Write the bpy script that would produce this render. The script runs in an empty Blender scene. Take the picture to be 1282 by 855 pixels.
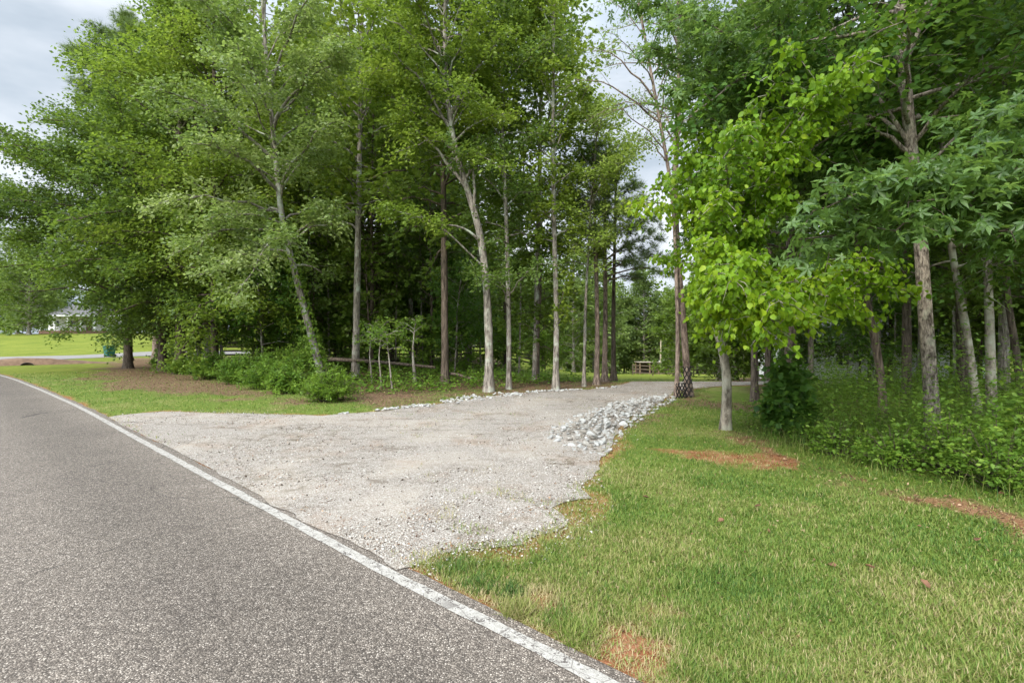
import bpy, bmesh, math, random
import numpy as np
from mathutils import Vector, Matrix
from mathutils.geometry import delaunay_2d_cdt

sc = bpy.context.scene
COL = sc.collection
rng = np.random.default_rng(7)
random.seed(7)
F, H0, CX, HY = 605.0, 1.6, 641.0, 425.0

# ------------------------------------------------------------------ helpers
def sstep(a, b, x):
    t = np.clip((np.asarray(x, float) - a) / (b - a), 0, 1)
    return t * t * (3 - 2 * t)

def height(x, y):
    x = np.asarray(x, float); y = np.asarray(y, float)
    yy = np.maximum(y - 17.6, 0)
    drop = -(0.085 * np.minimum(yy, 12) * sstep(0, 2.5, yy) + 0.065 * np.maximum(yy - 12, 0))
    drop = drop * sstep(-6, 5, x - .08 * yy) * (.84 + .16 * sstep(8, 20, x))
    drop = np.maximum(drop, -7.5)
    rise = 2.7 * sstep(46, 86, y) * sstep(-22, -48, x)
    far = 0.6 * np.sin(x * 0.03 + 1) * sstep(90, 200, np.hypot(x, y))
    return drop + rise + far

def G(px, py):                       # point of the flat ground in front of the camera
    y = H0 * F / (py - HY)
    return ((px - CX) / F * y, y)

def W(px, py, d):                    # point at a given depth
    return np.array([(px - CX) / F * d, d, H0 - (py - HY) / F * d])

def _hash(ix, iy, s):
    h = (ix.astype(np.int64) * 374761393 + iy.astype(np.int64) * 668265263 + s * 1442695041) & 0xffffffff
    h = ((h ^ (h >> 13)) * 1274126177) & 0xffffffff
    return ((h ^ (h >> 16)) & 0xffffff) / float(0xffffff)

def vnoise(x, y, s=0):
    x = np.asarray(x, float); y = np.asarray(y, float)
    ix = np.floor(x); iy = np.floor(y); fx = x - ix; fy = y - iy
    fx = fx * fx * (3 - 2 * fx); fy = fy * fy * (3 - 2 * fy)
    ix = ix.astype(int); iy = iy.astype(int)
    a = _hash(ix, iy, s); b = _hash(ix + 1, iy, s); c = _hash(ix, iy + 1, s); d = _hash(ix + 1, iy + 1, s)
    return (a * (1 - fx) + b * fx) * (1 - fy) + (c * (1 - fx) + d * fx) * fy

def fbm(x, y, f=1.0, o=4, s=0):
    t = 0; amp = 0.5; tot = 0
    for i in range(o):
        t = t + amp * vnoise(np.asarray(x) * f, np.asarray(y) * f, s + i); tot += amp
        f *= 2.03; amp *= 0.5
    return t / tot

def inside(poly, x, y):
    x = np.asarray(x); y = np.asarray(y); r = np.zeros(x.shape, bool)
    n = len(poly)
    for i in range(n):
        x1, y1 = poly[i]; x2, y2 = poly[(i + 1) % n]
        if y1 == y2: continue
        c = ((y1 > y) != (y2 > y)) & (x < (x2 - x1) * (y - y1) / (y2 - y1) + x1)
        r ^= c
    return r

def sdist(poly, x, y):               # positive inside
    x = np.asarray(x, float); y = np.asarray(y, float)
    d = np.full(x.shape, 1e9); n = len(poly)
    for i in range(n):
        x1, y1 = poly[i]; x2, y2 = poly[(i + 1) % n]
        dx, dy = x2 - x1, y2 - y1
        t = np.clip(((x - x1) * dx + (y - y1) * dy) / (dx * dx + dy * dy + 1e-12), 0, 1)
        d = np.minimum(d, np.hypot(x - x1 - t * dx, y - y1 - t * dy))
    return np.where(inside(poly, x, y), d, -d)

def tag(o, label=None, cat=None, group=None, kind=None):
    if label: o['label'] = label
    if cat: o['category'] = cat
    if group: o['group'] = group
    if kind: o['kind'] = kind
    return o

def link(name, me, mat=None, parent=None, smooth=False):
    o = bpy.data.objects.new(name, me)
    COL.objects.link(o)
    if mat is not None:
        me.materials.append(mat)
    if smooth and hasattr(me, 'polygons') and len(me.polygons):
        me.polygons.foreach_set('use_smooth', np.ones(len(me.polygons), bool))
    if parent is not None: o.parent = parent
    return o

def empty(name, loc, rz=0):
    o = bpy.data.objects.new(name, None); COL.objects.link(o)
    o.empty_display_size = 0.2
    o.location = loc; o.rotation_euler = (0, 0, rz)
    return o

def np_mesh(name, V, T, face_attr=None):
    """mesh from an (n,3) vertex array and an (m,k) face array, all faces of k corners"""
    me = bpy.data.meshes.new(name)
    V = np.asarray(V, np.float32); T = np.asarray(T, np.int32)
    k = T.shape[1]
    me.vertices.add(len(V)); me.vertices.foreach_set('co', V.ravel())
    me.loops.add(T.size); me.loops.foreach_set('vertex_index', T.ravel())
    me.polygons.add(len(T))
    me.polygons.foreach_set('loop_start', np.arange(0, T.size, k, dtype=np.int32))
    me.update(calc_edges=True)
    if face_attr is not None:
        a = me.attributes.new('tint', 'FLOAT', 'FACE'); a.data.foreach_set('value', np.asarray(face_attr, np.float32))
    return me

def norm(a):
    return a / (np.linalg.norm(a, axis=-1, keepdims=True) + 1e-9)

# ---- leaf templates: columns along the leaf, across it, off it; triangles
def T_kite(w=0.30, f=0.10):
    return (np.array([[0, 0, 0], [.42, w, f], [.42, -w, f], [1, 0, -.05]]), np.array([[0, 3, 1], [0, 2, 3]]))
def T_oval(w=0.42, f=0.10):
    return (np.array([[0, 0, 0], [.22, w * .8, f], [.62, w * .82, f * .8], [1, 0, -.14], [.62, -w * .82, f * .8], [.22, -w * .8, f], [.5, 0, -.02]]),
            np.array([[0, 6, 1], [1, 6, 2], [2, 6, 3], [3, 6, 4], [4, 6, 5], [5, 6, 0]]))
def T_star():
    v = [[.12, 0, 0]]; t = []
    for a, l in ((0, 1.0), (58, .8), (-58, .8), (118, .5), (-118, .5)):
        a = math.radians(a); c, s = math.cos(a), math.sin(a); i = len(v)
        for u, w, z in ((l * .42, .14, .05), (l * .42, -.14, .05), (l * .86, 0, -.10)):
            v.append([.12 + c * u - s * w, s * u + c * w, z])
        t += [[0, i + 2, i], [0, i + 1, i + 2]]
    return np.array(v), np.array(t)
def T_spray(n=5, w=.26):             # a short twig of n leaves for distant crowns
    r = np.random.default_rng(3); v = []; t = []
    k, kt = T_kite(w)
    for i in range(n):
        a = (0.9 if i % 2 else -0.9) * (1 - i / (n * 1.1)) + r.normal(0, .15); l = .5
        c, s = math.cos(a), math.sin(a); b = len(v); off = .12 + .5 * i / n
        for q in k:
            v.append([off + l * (c * q[0] - s * q[1]), l * (s * q[0] + c * q[1]), l * q[2] + r.normal(0, .03)])
        t += [[x + b for x in f] for f in kt]
    return np.array(v), np.array(t)
def T_needles(n=16):
    r = np.random.default_rng(5); v = []; t = []
    for i in range(n):
        a = r.uniform(0, 2 * math.pi); e = r.uniform(.15, 1.25)
        d = np.array([math.cos(e), math.sin(e) * math.cos(a), math.sin(e) * math.sin(a)])
        p = norm(np.cross(d, r.normal(size=3))) * .022; b = len(v)
        v += [list(p), list(-p), list(d)]; t.append([b, b + 1, b + 2])
    return np.array(v), np.array(t)
def T_blade():
    return np.array([[0, .5, 0], [0, -.5, 0], [.55, .38, .10], [.55, -.38, .10], [1, 0, .42]]), np.array([[0, 1, 3], [0, 3, 2], [2, 3, 4]])
KITE, OVAL, STAR, SPRAY, NEED, BLADE = T_kite(), T_oval(), T_star(), T_spray(), T_needles(), T_blade()
NARROW = T_kite(.2, .06)
BROAD = T_kite(.42, .12)

class Fol:
    def __init__(s): s.P = []; s.U = []; s.N = []; s.S = []; s.C = []
    def add(s, P, U, N, S, C):
        s.P.append(P); s.U.append(U); s.N.append(N); s.S.append(S); s.C.append(C)
    def count(s): return sum(len(p) for p in s.P)
    def mesh(s, name, tmpl, origin=(0, 0, 0)):
        P = np.concatenate(s.P) - np.asarray(origin); U = norm(np.concatenate(s.U)); N = np.concatenate(s.N)
        S = np.concatenate(s.S); C = np.concatenate(s.C)
        Wd = norm(np.cross(N, U)); N = np.cross(U, Wd)
        tv, tt = tmpl
        V = P[:, None, :] + S[:, None, None] * (tv[None, :, 0:1] * U[:, None] + tv[None, :, 1:2] * Wd[:, None] + tv[None, :, 2:3] * N[:, None])
        T = tt[None] + (np.arange(len(P)) * len(tv))[:, None, None]
        return np_mesh(name, V.reshape(-1, 3), T.reshape(-1, 3), np.repeat(C, len(tt)))

class Wood:
    def __init__(s): s.V = []; s.Q = []; s.n = 0
    def tube(s, pts, rad, sides=5, rough=0.0, seed=0):
        pts = np.asarray(pts, float); rad = np.asarray(rad, float); k = len(pts)
        tg = np.gradient(pts, axis=0); tg = norm(tg)
        ref = np.array([1.0, 0.13, 0]) if abs(tg[0][2]) > .6 else np.array([0, 0, 1.0])
        a = norm(np.cross(tg, ref)); b = np.cross(tg, a)
        th = np.arange(sides) / sides * 2 * math.pi
        rr = rad[:, None] * np.ones(sides)[None]
        if rough:
            zz = np.cumsum(np.r_[0, np.linalg.norm(np.diff(pts, axis=0), axis=1)])
            rr = rr * (1 + rough * (vnoise(th[None] * 1.6 + seed * 7.1 + 0 * zz[:, None], zz[:, None] * 1.3 + seed) - .5) * 2
                       + rough * .6 * (vnoise(th[None] * 4 + seed, zz[:, None] * 5) - .5))
        ring = pts[:, None] + rr[..., None] * (np.cos(th)[None, :, None] * a[:, None] + np.sin(th)[None, :, None] * b[:, None])
        s.V.append(ring.reshape(-1, 3))
        i = np.arange(k - 1)[:, None] * sides; j = np.arange(sides)[None]; j2 = (j + 1) % sides
        q = np.stack([i + j, i + j2, i + sides + j2, i + sides + j], -1).reshape(-1, 4) + s.n
        s.Q.append(q); s.n += k * sides
    def mesh(s, name, origin=(0, 0, 0)):
        return np_mesh(name, np.concatenate(s.V) - np.asarray(origin), np.concatenate(s.Q))

def resample(pts, n):
    pts = np.asarray(pts, float)
    d = np.r_[0, np.cumsum(np.linalg.norm(np.diff(pts, axis=0), axis=1))]
    t = np.linspace(0, d[-1], n)
    # smooth curve through the points
    out = np.stack([np.interp(t, d, pts[:, i]) for i in range(pts.shape[1])], 1)
    for _ in range(max(2, n // 8)):
        out[1:-1] = (out[:-2] + 2 * out[1:-1] + out[2:]) / 4
    return out

# ------------------------------------------------------------------ materials
def new_mat(name):
    m = bpy.data.materials.new(name); m.use_nodes = True
    nt = m.node_tree
    for n in list(nt.nodes): nt.nodes.remove(n)
    out = nt.nodes.new('ShaderNodeOutputMaterial')
    return m, nt, out
def nd(nt, t, **kw):
    n = nt.nodes.new(t)
    for k, v in kw.items():
        if k.startswith('_'): setattr(n, k[1:], v)
        else:
            n.inputs[k].default_value = v
    return n
def ramp(nt, stops, fac=None, interp='LINEAR'):
    r = nt.nodes.new('ShaderNodeValToRGB'); e = r.color_ramp.elements; r.color_ramp.interpolation = interp
    while len(e) < len(stops): e.new(.5)
    for q, (p, c) in zip(e, stops):
        q.position = p; q.color = (*c, 1) if len(c) == 3 else c
    if fac is not None: nt.links.new(fac, r.inputs[0])
    return r
def mixc(nt, a, b, fac, mode='MIX'):
    m = nt.nodes.new('ShaderNodeMix'); m.data_type = 'RGBA'; m.blend_type = mode
    for s, v in ((m.inputs[6], a), (m.inputs[7], b), (m.inputs[0], fac)):
        if isinstance(v, bpy.types.NodeSocket): nt.links.new(v, s)
        elif isinstance(v, (int, float)): s.default_value = v
        else: s.default_value = (*v, 1)
    return m.outputs[2]
def mth(nt, op, a, b=None, c=None, clamp=False):
    m = nt.nodes.new('ShaderNodeMath'); m.operation = op; m.use_clamp = clamp
    for i, v in enumerate((a, b, c)):
        if v is None: continue
        if isinstance(v, bpy.types.NodeSocket): nt.links.new(v, m.inputs[i])
        else: m.inputs[i].default_value = v
    return m.outputs[0]
def noise(nt, scale, detail=3, rough=.6, vec=None, dist=0.0):
    n = nd(nt, 'ShaderNodeTexNoise', Scale=scale, Detail=detail, Roughness=rough, Distortion=dist)
    if vec is not None: nt.links.new(vec, n.inputs['Vector'])
    return n.outputs['Fac']
def coords(nt, kind='Object', scale=None):
    c = nt.nodes.new('ShaderNodeTexCoord').outputs[kind]
    if scale:
        mp = nt.nodes.new('ShaderNodeMapping'); mp.inputs['Scale'].default_value = scale
        nt.links.new(c, mp.inputs[0]); return mp.outputs[0]
    return c
def finish(nt, out, col, rough=.8, bump=None, bs=.5, bd=.02, spec=.3):
    p = nt.nodes.new('ShaderNodeBsdfPrincipled')
    if isinstance(col, bpy.types.NodeSocket): nt.links.new(col, p.inputs['Base Color'])
    else: p.inputs['Base Color'].default_value = (*col, 1)
    if isinstance(rough, bpy.types.NodeSocket): nt.links.new(rough, p.inputs['Roughness'])
    else: p.inputs['Roughness'].default_value = rough
    p.inputs['Specular IOR Level'].default_value = spec
    if bump is not None:
        b = nd(nt, 'ShaderNodeBump', Strength=bs, Distance=bd); nt.links.new(bump, b.inputs['Height'])
        nt.links.new(b.outputs[0], p.inputs['Normal'])
    nt.links.new(p.outputs[0], out.inputs[0])
    return p

def leaf_mat(name, dark, mid, light, trans=.48, rough=.5, spec=.28, varscale=.45, brown=None):
    m, nt, out = new_mat(name)
    at = nt.nodes.new('ShaderNodeAttribute'); at.attribute_name = 'tint'
    oi = nt.nodes.new('ShaderNodeObjectInfo')
    n = noise(nt, varscale, 2, .6, coords(nt))
    v = mth(nt, 'MULTIPLY_ADD', n, .55, mth(nt, 'MULTIPLY', at.outputs['Fac'], .62))
    v = mth(nt, 'ADD', v, mth(nt, 'MULTIPLY_ADD', oi.outputs['Random'], .2, -.2))
    r = ramp(nt, [(.12, dark), (.5, mid), (.92, light)] + ([(.995, brown)] if brown else []), v)
    d = nt.nodes.new('ShaderNodeBsdfPrincipled'); nt.links.new(r.outputs[0], d.inputs['Base Color'])
    d.inputs['Roughness'].default_value = rough; d.inputs['Specular IOR Level'].default_value = spec
    t = nt.nodes.new('ShaderNodeBsdfTranslucent')
    tc = mixc(nt, r.outputs[0], (.55, .75, .08), .18)
    nt.links.new(tc, t.inputs[0])
    mx = nt.nodes.new('ShaderNodeMixShader'); mx.inputs[0].default_value = trans
    nt.links.new(d.outputs[0], mx.inputs[1]); nt.links.new(t.outputs[0], mx.inputs[2]); nt.links.new(mx.outputs[0], out.inputs[0])
    return m

def bark_mat(name, dark, light, lichen=(.42, .45, .36), lich=.35, sz=(9, 9, 1.6), bd=.02):
    m, nt, out = new_mat(name)
    v = coords(nt, 'Object', sz)
    n1 = noise(nt, 2.2, 5, .65, v, .4)
    n2 = noise(nt, 2.4, 3, .6, coords(nt))
    fine = noise(nt, 60, 2, .6, coords(nt))
    c = ramp(nt, [(.36, dark), (.64, light)], n1).outputs[0]
    c = mixc(nt, c, lichen, ramp(nt, [(1 - lich - .08, (0, 0, 0)), (1 - lich + .12, (1, 1, 1))], n2).outputs[0])
    c = mixc(nt, c, (.5, .5, .5), mth(nt, 'MULTIPLY', fine, .25), 'OVERLAY')
    hb = mth(nt, 'MULTIPLY_ADD', n1, 1.0, mth(nt, 'MULTIPLY', fine, .15))
    finish(nt, out, c, .9, hb, .9, bd, .15)
    return m

M = {}
M['leaf_mid'] = leaf_mat('leaf_mid', (0.049, 0.090, 0.013), (0.103, 0.170, 0.022), (0.194, 0.270, 0.036))
M['leaf_deep'] = leaf_mat('leaf_deep', (0.034, 0.072, 0.015), (0.073, 0.131, 0.025), (0.136, 0.207, 0.040))
M['leaf_yel'] = leaf_mat('leaf_yel', (0.076, 0.125, 0.015), (0.157, 0.230, 0.026), (0.292, 0.350, 0.045))
M['leaf_pale'] = leaf_mat('leaf_pale', (0.070, 0.120, 0.028), (0.151, 0.220, 0.053), (0.302, 0.360, 0.121), rough=.42, spec=.4)
M['leaf_fresh'] = leaf_mat('leaf_fresh', (0.108, 0.170, 0.025), (0.205, 0.290, 0.045), (0.335, 0.410, 0.081))
M['leaf_lime'] = leaf_mat('leaf_lime', (0.076, 0.170, 0.008), (0.171, 0.290, 0.011), (0.343, 0.420, 0.018), trans=.45, varscale=.8)
M['leaf_star'] = leaf_mat('leaf_star', (0.037, 0.090, 0.018), (0.084, 0.160, 0.032), (0.158, 0.250, 0.068), rough=.4, spec=.45)
M['leaf_maple'] = leaf_mat('leaf_maple', (0.030, 0.081, 0.015), (0.065, 0.149, 0.022), (0.130, 0.234, 0.032))
M['leaf_shrub'] = leaf_mat('leaf_shrub', (0.059, 0.130, 0.018), (0.140, 0.250, 0.032), (0.292, 0.400, 0.056), varscale=1.5)
M['leaf_bright'] = leaf_mat('leaf_bright', (0.076, 0.150, 0.016), (0.151, 0.250, 0.028), (0.281, 0.380, 0.048), varscale=1.5)
M['needle'] = leaf_mat('needle', (0.065, 0.110, 0.032), (0.130, 0.190, 0.048), (0.216, 0.270, 0.076), trans=.2)
M['leaf_far'] = leaf_mat('leaf_far', (0.081, 0.130, 0.036), (0.151, 0.215, 0.056), (0.238, 0.310, 0.081))
M['bark_grey'] = bark_mat('bark_grey', (.07, .058, .046), (.33, .29, .24), lich=.4)
M['bark_dark'] = bark_mat('bark_dark', (.04, .03, .022), (.16, .125, .095), lich=.22, lichen=(.16, .17, .12))
M['bark_pine'] = bark_mat('bark_pine', (.06, .042, .034), (.30, .23, .18), lich=.3, lichen=(.34, .28, .24), sz=(7, 7, 2.2))
M['bark_pale'] = bark_mat('bark_pale', (.09, .074, .056), (.37, .32, .25), lich=.45, lichen=(.40, .40, .31), sz=(5, 5, 2))
M['bark_oak'] = bark_mat('bark_oak', (.05, .036, .028), (.40, .335, .27), lich=.36, lichen=(.40, .42, .30), sz=(14, 14, 5), bd=.03)

def simple_mat(name, col, rough=.6, var=.12, scale=8, spec=.3, metallic=0):
    m, nt, out = new_mat(name)
    n = noise(nt, scale, 4, .6, coords(nt))
    lo = tuple(c * (1 - var * 2) for c in col); hi = tuple(min(1, c * (1 + var)) for c in col)
    c = ramp(nt, [(.25, lo), (.75, hi)], n).outputs[0]
    p = finish(nt, out, c, rough, n, .25, .004, spec)
    p.inputs['Metallic'].default_value = metallic
    return m

# ------------------------------------------------------------------ layout on the ground
line_px = [(765, 856), (600, 779), (480, 716), (400, 672.5), (300, 619), (204, 567), (160, 543), (105, 513), (75, 499), (40, 484), (0, 470)]
LP = [(11.0, -8.0), (4.4, -1.55)] + [G(*p) for p in line_px] + [(-36, 31), (-58, 44), (-90, 60)]
def catmull(P, step=.2):
    P = [np.array(p, float) for p in P]; P = [2 * P[0] - P[1]] + P + [2 * P[-1] - P[-2]]
    out = []
    for i in range(1, len(P) - 2):
        n = max(2, int(np.linalg.norm(P[i + 1] - P[i]) / step))
        for k in range(n):
            t = k / n; a, b, c, d = P[i - 1:i + 3]
            out.append(.5 * ((2 * b) + (c - a) * t + (2 * a - 5 * b + 4 * c - d) * t * t + (3 * b - a - 3 * c + d) * t ** 3))
    out.append(P[-2]); return np.array(out)
line = catmull(LP, .12)
for _ in range(60): line[1:-1] = (line[:-2] + 2 * line[1:-1] + line[2:]) / 4
tg = norm(np.gradient(line, axis=0)); NR = np.stack([tg[:, 1], -tg[:, 0]], 1)   # to the verge side
def off(d): return line + NR * np.asarray(d).reshape(-1, 1)
s_arc = np.r_[0, np.cumsum(np.linalg.norm(np.diff(line, axis=0), axis=1))]
edge_d = .14 + .035 * (fbm(s_arc, s_arc * 0, .9, 3, 5) - .5) * 2 + .035 * (vnoise(s_arc * 5, s_arc * 0, 9) - .5)
road_edge = off(edge_d)
road_poly = [tuple(p) for p in road_edge[::6]] + [tuple(p) for p in off(np.full(len(line), -6.4))[::-12]]

gravel_px_top = [(143, 521), (200, 516), (300, 518), (400, 521), (470, 516), (540, 507), (610, 497), (650, 493), (700, 489), (740, 488), (770, 484), (783, 480)]
gravel_px_right = [(842, 492), (832, 500), (790, 522), (770, 545), (757, 568), (752, 590), (722, 612), (735, 622), (697, 640), (712, 653), (690, 668), (640, 682), (600, 686), (550, 694), (520, 706), (498, 712)]
g_top = [G(*p) for p in gravel_px_top]; g_right = [G(*p) for p in gravel_px_right]
# beyond the crest the drive bends right and passes behind the pines
g_far = [(4.7, 18.7), (6.5, 19.3), (9, 19.9), (14, 20.8), (24, 22.5), (36, 24), (36, 21.6), (24, 20), (14, 18.2), (10, 17.4), (7.2, 16.6), (5.6, 15.4)]
def ragged(P, amp=.08, step=.12, seed=0):
    out = []; n = len(P)
    for i in range(n):
        a = np.array(P[i]); b = np.array(P[(i + 1) % n]); k = max(1, int(np.linalg.norm(b - a) / step))
        for j in range(k):
            q = a + (b - a) * j / k
            out.append((q[0] + amp * (fbm(q[0], q[1], 2.2, 3, seed) - .5) * 2.4, q[1] + amp * (fbm(q[0], q[1], 2.2, 3, seed + 9) - .5) * 2.4))
    return out
i0 = int(np.argmin(np.hypot(*(road_edge - np.array(g_top[0])).T))); i1 = int(np.argmin(np.hypot(*(road_edge - np.array(g_right[-1])).T)))
under = off(edge_d - .012)[i1:i0:5]
gravel_poly = ragged(g_top + g_far + g_right, .10, .13, 3) + [tuple(p) for p in under]
GP = [g_top[0]] + g_top[1:] + g_far + g_right + [tuple(p) for p in under[::6]]

def gp(L): return [G(*p) for p in L]
straw_polys = [gp([(150, 449), (190, 447), (250, 466), (330, 486), (425, 507), (400, 512), (330, 503), (250, 497), (130, 490), (95, 480), (115, 462)]),
               gp([(425, 498), (470, 495), (560, 491), (610, 486), (700, 481), (785, 474), (783, 480), (740, 489), (700, 490), (650, 494), (600, 499), (540, 508), (470, 514), (430, 511)]),
               gp([(838, 496), (900, 497), (935, 501), (950, 513), (905, 516), (862, 512), (832, 508), (800, 530), (775, 548), (770, 545)])]
clay_polys = [gp([(800, 560), (850, 561), (930, 567), (1010, 574), (1000, 584), (930, 582), (860, 574), (805, 567)])]
weed_edge_px = [(915, 532), (960, 560), (1020, 578), (1090, 596), (1160, 612), (1230, 630), (1290, 645), (1400, 680)]
dirt_band = gp(weed_edge_px) + gp([(1400, 745), (1290, 690), (1230, 655), (1160, 632), (1090, 612), (1020, 590), (960, 572)])
weeds_poly = gp(weed_edge_px) + [(9.5, 3.0), (22, 9), (24, 20), (12, 19), (7.2, 13.2), (4.9, 9.8)]
spots = [(G(668, 750), .15), (G(795, 822), .20), (G(745, 838), .08), (G(575, 745), .06), (G(660, 800), .05), (G(900, 830), .07), (G(820, 770), .05), (G(560, 700), .06), (G(610, 700), .05)]
cover_poly = gp([(300, 476), (420, 500), (430, 497), (560, 491), (612, 486), (700, 480), (745, 476)]) + [(3.5, 22), (0, 30), (-12, 34), (-22, 32), (-19, 24)]
litter_poly = gp([(150, 449), (190, 447), (250, 466), (330, 486), (425, 500), (560, 492), (700, 484), (785, 474)]) + [(3.6, 21), (-1, 44), (-30, 46), (-34, 42)]
litter_r = [(4.2, 8.2), (5.2, 6.2), (9.5, 3.0), (40, 10), (45, 50), (22, 50), (12, 30), (7.5, 14)]
pave_poly = [((px - CX) / F * y, y) for px, y in ((-300, 44), (0, 44), (100, 48), (200, 55), (360, 62), (360, 56), (200, 48), (100, 40.5), (0, 34), (-300, 29))]
pave_poly = [(x, y) for x, y in pave_poly]

def zone(x, y):
    n1 = fbm(x, y, 1.1, 4, 11); n2 = fbm(x, y, 6.0, 3, 21)
    nn = (n1 - .5) * 1.4 + (n2 - .5) * .9
    dist = np.hypot(x, y)
    straw = np.zeros_like(x)
    for p in straw_polys: straw = np.maximum(straw, .92 * sstep(-.3, .7, sdist(p, x, y) + nn * 2.0 - .1))
    litter = np.maximum(sstep(-.6, .6, sdist(litter_poly, x, y) + nn), sstep(-.4, .4, sdist(litter_r, x, y) + nn))
    clay = np.zeros_like(x)
    for p in clay_polys: clay = np.maximum(clay, .9 * sstep(-.15, .2, sdist(p, x, y) + nn * .6 - .03))
    straw = np.maximum(straw, .8 * sstep(-.15, .45, sdist(dirt_band, x, y) + nn * 1.0 - .08))
    clay = np.maximum(clay, .55 * sstep(.0, .4, sdist(dirt_band, x, y) + nn * 1.2 - .15))
    for (c, r) in spots: clay = np.maximum(clay, sstep(-.10, .14, r - np.hypot(x - c[0], y - c[1]) + nn * .36))
    # worn strip beside the road and round the gravel
    dr = -sdist(road_poly, x, y)
    clay = np.maximum(clay, .9 * sstep(.11, .0, dr + nn * .24) * (dr < 1))
    dg = -sdist(GP, x, y)
    clay = np.maximum(clay, .75 * sstep(.22, .0, dg + nn * .40) * (dist < 30))
    dry = sstep(.52, .75, n1 + .25 * sstep(3.2, 1.2, -sdist(road_poly, x, y)) * (x > -2))
    return straw, litter, clay, dry

# ------------------------------------------------------------------ ground
def build_ground():
    az = np.r_[np.arange(-62, 62, .28), np.arange(62, 298, 3.0)]
    az = np.radians(az)
    rr = [0.0, .5]
    while rr[-1] < 900: rr.append(rr[-1] * 1.0165 + .012)
    rr = np.array(rr[1:])
    A, R = np.meshgrid(az, rr)
    x = (np.sin(A) * R).ravel(); y = (np.cos(A) * R).ravel()
    n = len(az); k = len(rr)
    pav = np.maximum(sdist(road_poly, x, y), np.maximum(sdist(gravel_poly[::2], x, y), sdist(pave_poly, x, y)))
    z = height(x, y) + .03 * (fbm(x, y, .5, 3, 2) - .5) * sstep(2.5, 6, np.hypot(x, y)) * sstep(0, -.8, pav)
    z = np.where(pav > 0, z - .03 * sstep(-.02, .3, pav), z)
    V = np.stack([x, y, z], 1); V = np.vstack([V, [[0, 0, -.045]]])
    i = np.arange(k - 1)[:, None] * n; j = np.arange(n)[None]; j2 = (j + 1) % n
    Q = np.stack([i + j, i + n + j, i + n + j2, i + j2], -1).reshape(-1, 4)
    me = bpy.data.meshes.new('ground')
    c = len(V) - 1
    T = np.stack([np.full(n, c), np.arange(n), (np.arange(n) + 1) % n], 1)
    me.vertices.add(len(V)); me.vertices.foreach_set('co', V.astype(np.float32).ravel())
    lv = np.r_[Q.ravel(), T.ravel()].astype(np.int32)
    me.loops.add(len(lv)); me.loops.foreach_set('vertex_index', lv)
    me.polygons.add(len(Q) + len(T))
    me.polygons.foreach_set('loop_start', np.r_[np.arange(len(Q)) * 4, len(Q) * 4 + np.arange(len(T)) * 3].astype(np.int32))
    me.update(calc_edges=True)
    x = np.r_[x, 0]; y = np.r_[y, 0]
    straw, litter, clay, dry = zone(x, y)
    field = sstep(19.5, 24, y) * (1 - litter)
    for nm, v in (('straw', straw), ('litter', litter), ('clay', clay), ('dry', dry), ('field', field)):
        a = me.attributes.new(nm, 'FLOAT', 'POINT'); a.data.foreach_set('value', v.astype(np.float32))
    m, nt, out = new_mat('ground')
    def at(n_):
        a = nt.nodes.new('ShaderNodeAttribute'); a.attribute_name = n_; return a.outputs['Fac']
    vc = coords(nt)
    big = noise(nt, .35, 4, .6, vc); mid = noise(nt, 4, 4, .65, vc); fine = noise(nt, 45, 3, .7, vc); vf = noise(nt, 160, 2, .7, vc)
    g = ramp(nt, [(.3, (.05, .08, .014)), (.5, (.12, .165, .028)), (.72, (.21, .24, .065))], mth(nt, 'MULTIPLY_ADD', fine, .6, mth(nt, 'MULTIPLY', mid, .4))).outputs[0]
    g = mixc(nt, g, (.20, .19, .07), mth(nt, 'MULTIPLY', at('dry'), .5))
    fld = ramp(nt, [(.35, (.09, .125, .016)), (.55, (.155, .18, .026)), (.75, (.22, .225, .05))], mth(nt, 'MULTIPLY_ADD', big, .55, mth(nt, 'MULTIPLY', mid, .45))).outputs[0]
    g = mixc(nt, g, fld, at('field'))
    v2 = coords(nt, 'Object', (55, 14, 1)); st = noise(nt, 1, 3, .7, v2, 1.5)
    lit = ramp(nt, [(.3, (.035, .022, .013)), (.5, (.11, .068, .038)), (.7, (.24, .15, .09))], st).outputs[0]
    lit = mixc(nt, lit, (.03, .05, .012), ramp(nt, [(.45, (0, 0, 0)), (.62, (1, 1, 1))], mid).outputs[0])
    c = mixc(nt, g, lit, at('litter'))
    strw = ramp(nt, [(.28, (.04, .022, .014)), (.5, (.15, .09, .056)), (.72, (.36, .24, .16))], mth(nt, 'MULTIPLY_ADD', st, .6, mth(nt, 'MULTIPLY', fine, .4))).outputs[0]
    c = mixc(nt, c, strw, at('straw'))
    cl = ramp(nt, [(.34, (.085, .03, .014)), (.47, (.24, .095, .042)), (.57, (.34, .17, .095)), (.70, (.48, .31, .20))], mth(nt, 'MULTIPLY_ADD', mid, .45, mth(nt, 'MULTIPLY_ADD', vf, .30, mth(nt, 'MULTIPLY', fine, .25)))).outputs[0]
    c = mixc(nt, c, cl, at('clay'))
    finish(nt, out, c, .95, mth(nt, 'ADD', fine, mth(nt, 'MULTIPLY', vf, .5)), .7, .02, .1)
    o = link('ground', me, m, smooth=True); tag(o, kind='structure')
build_ground()

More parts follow.
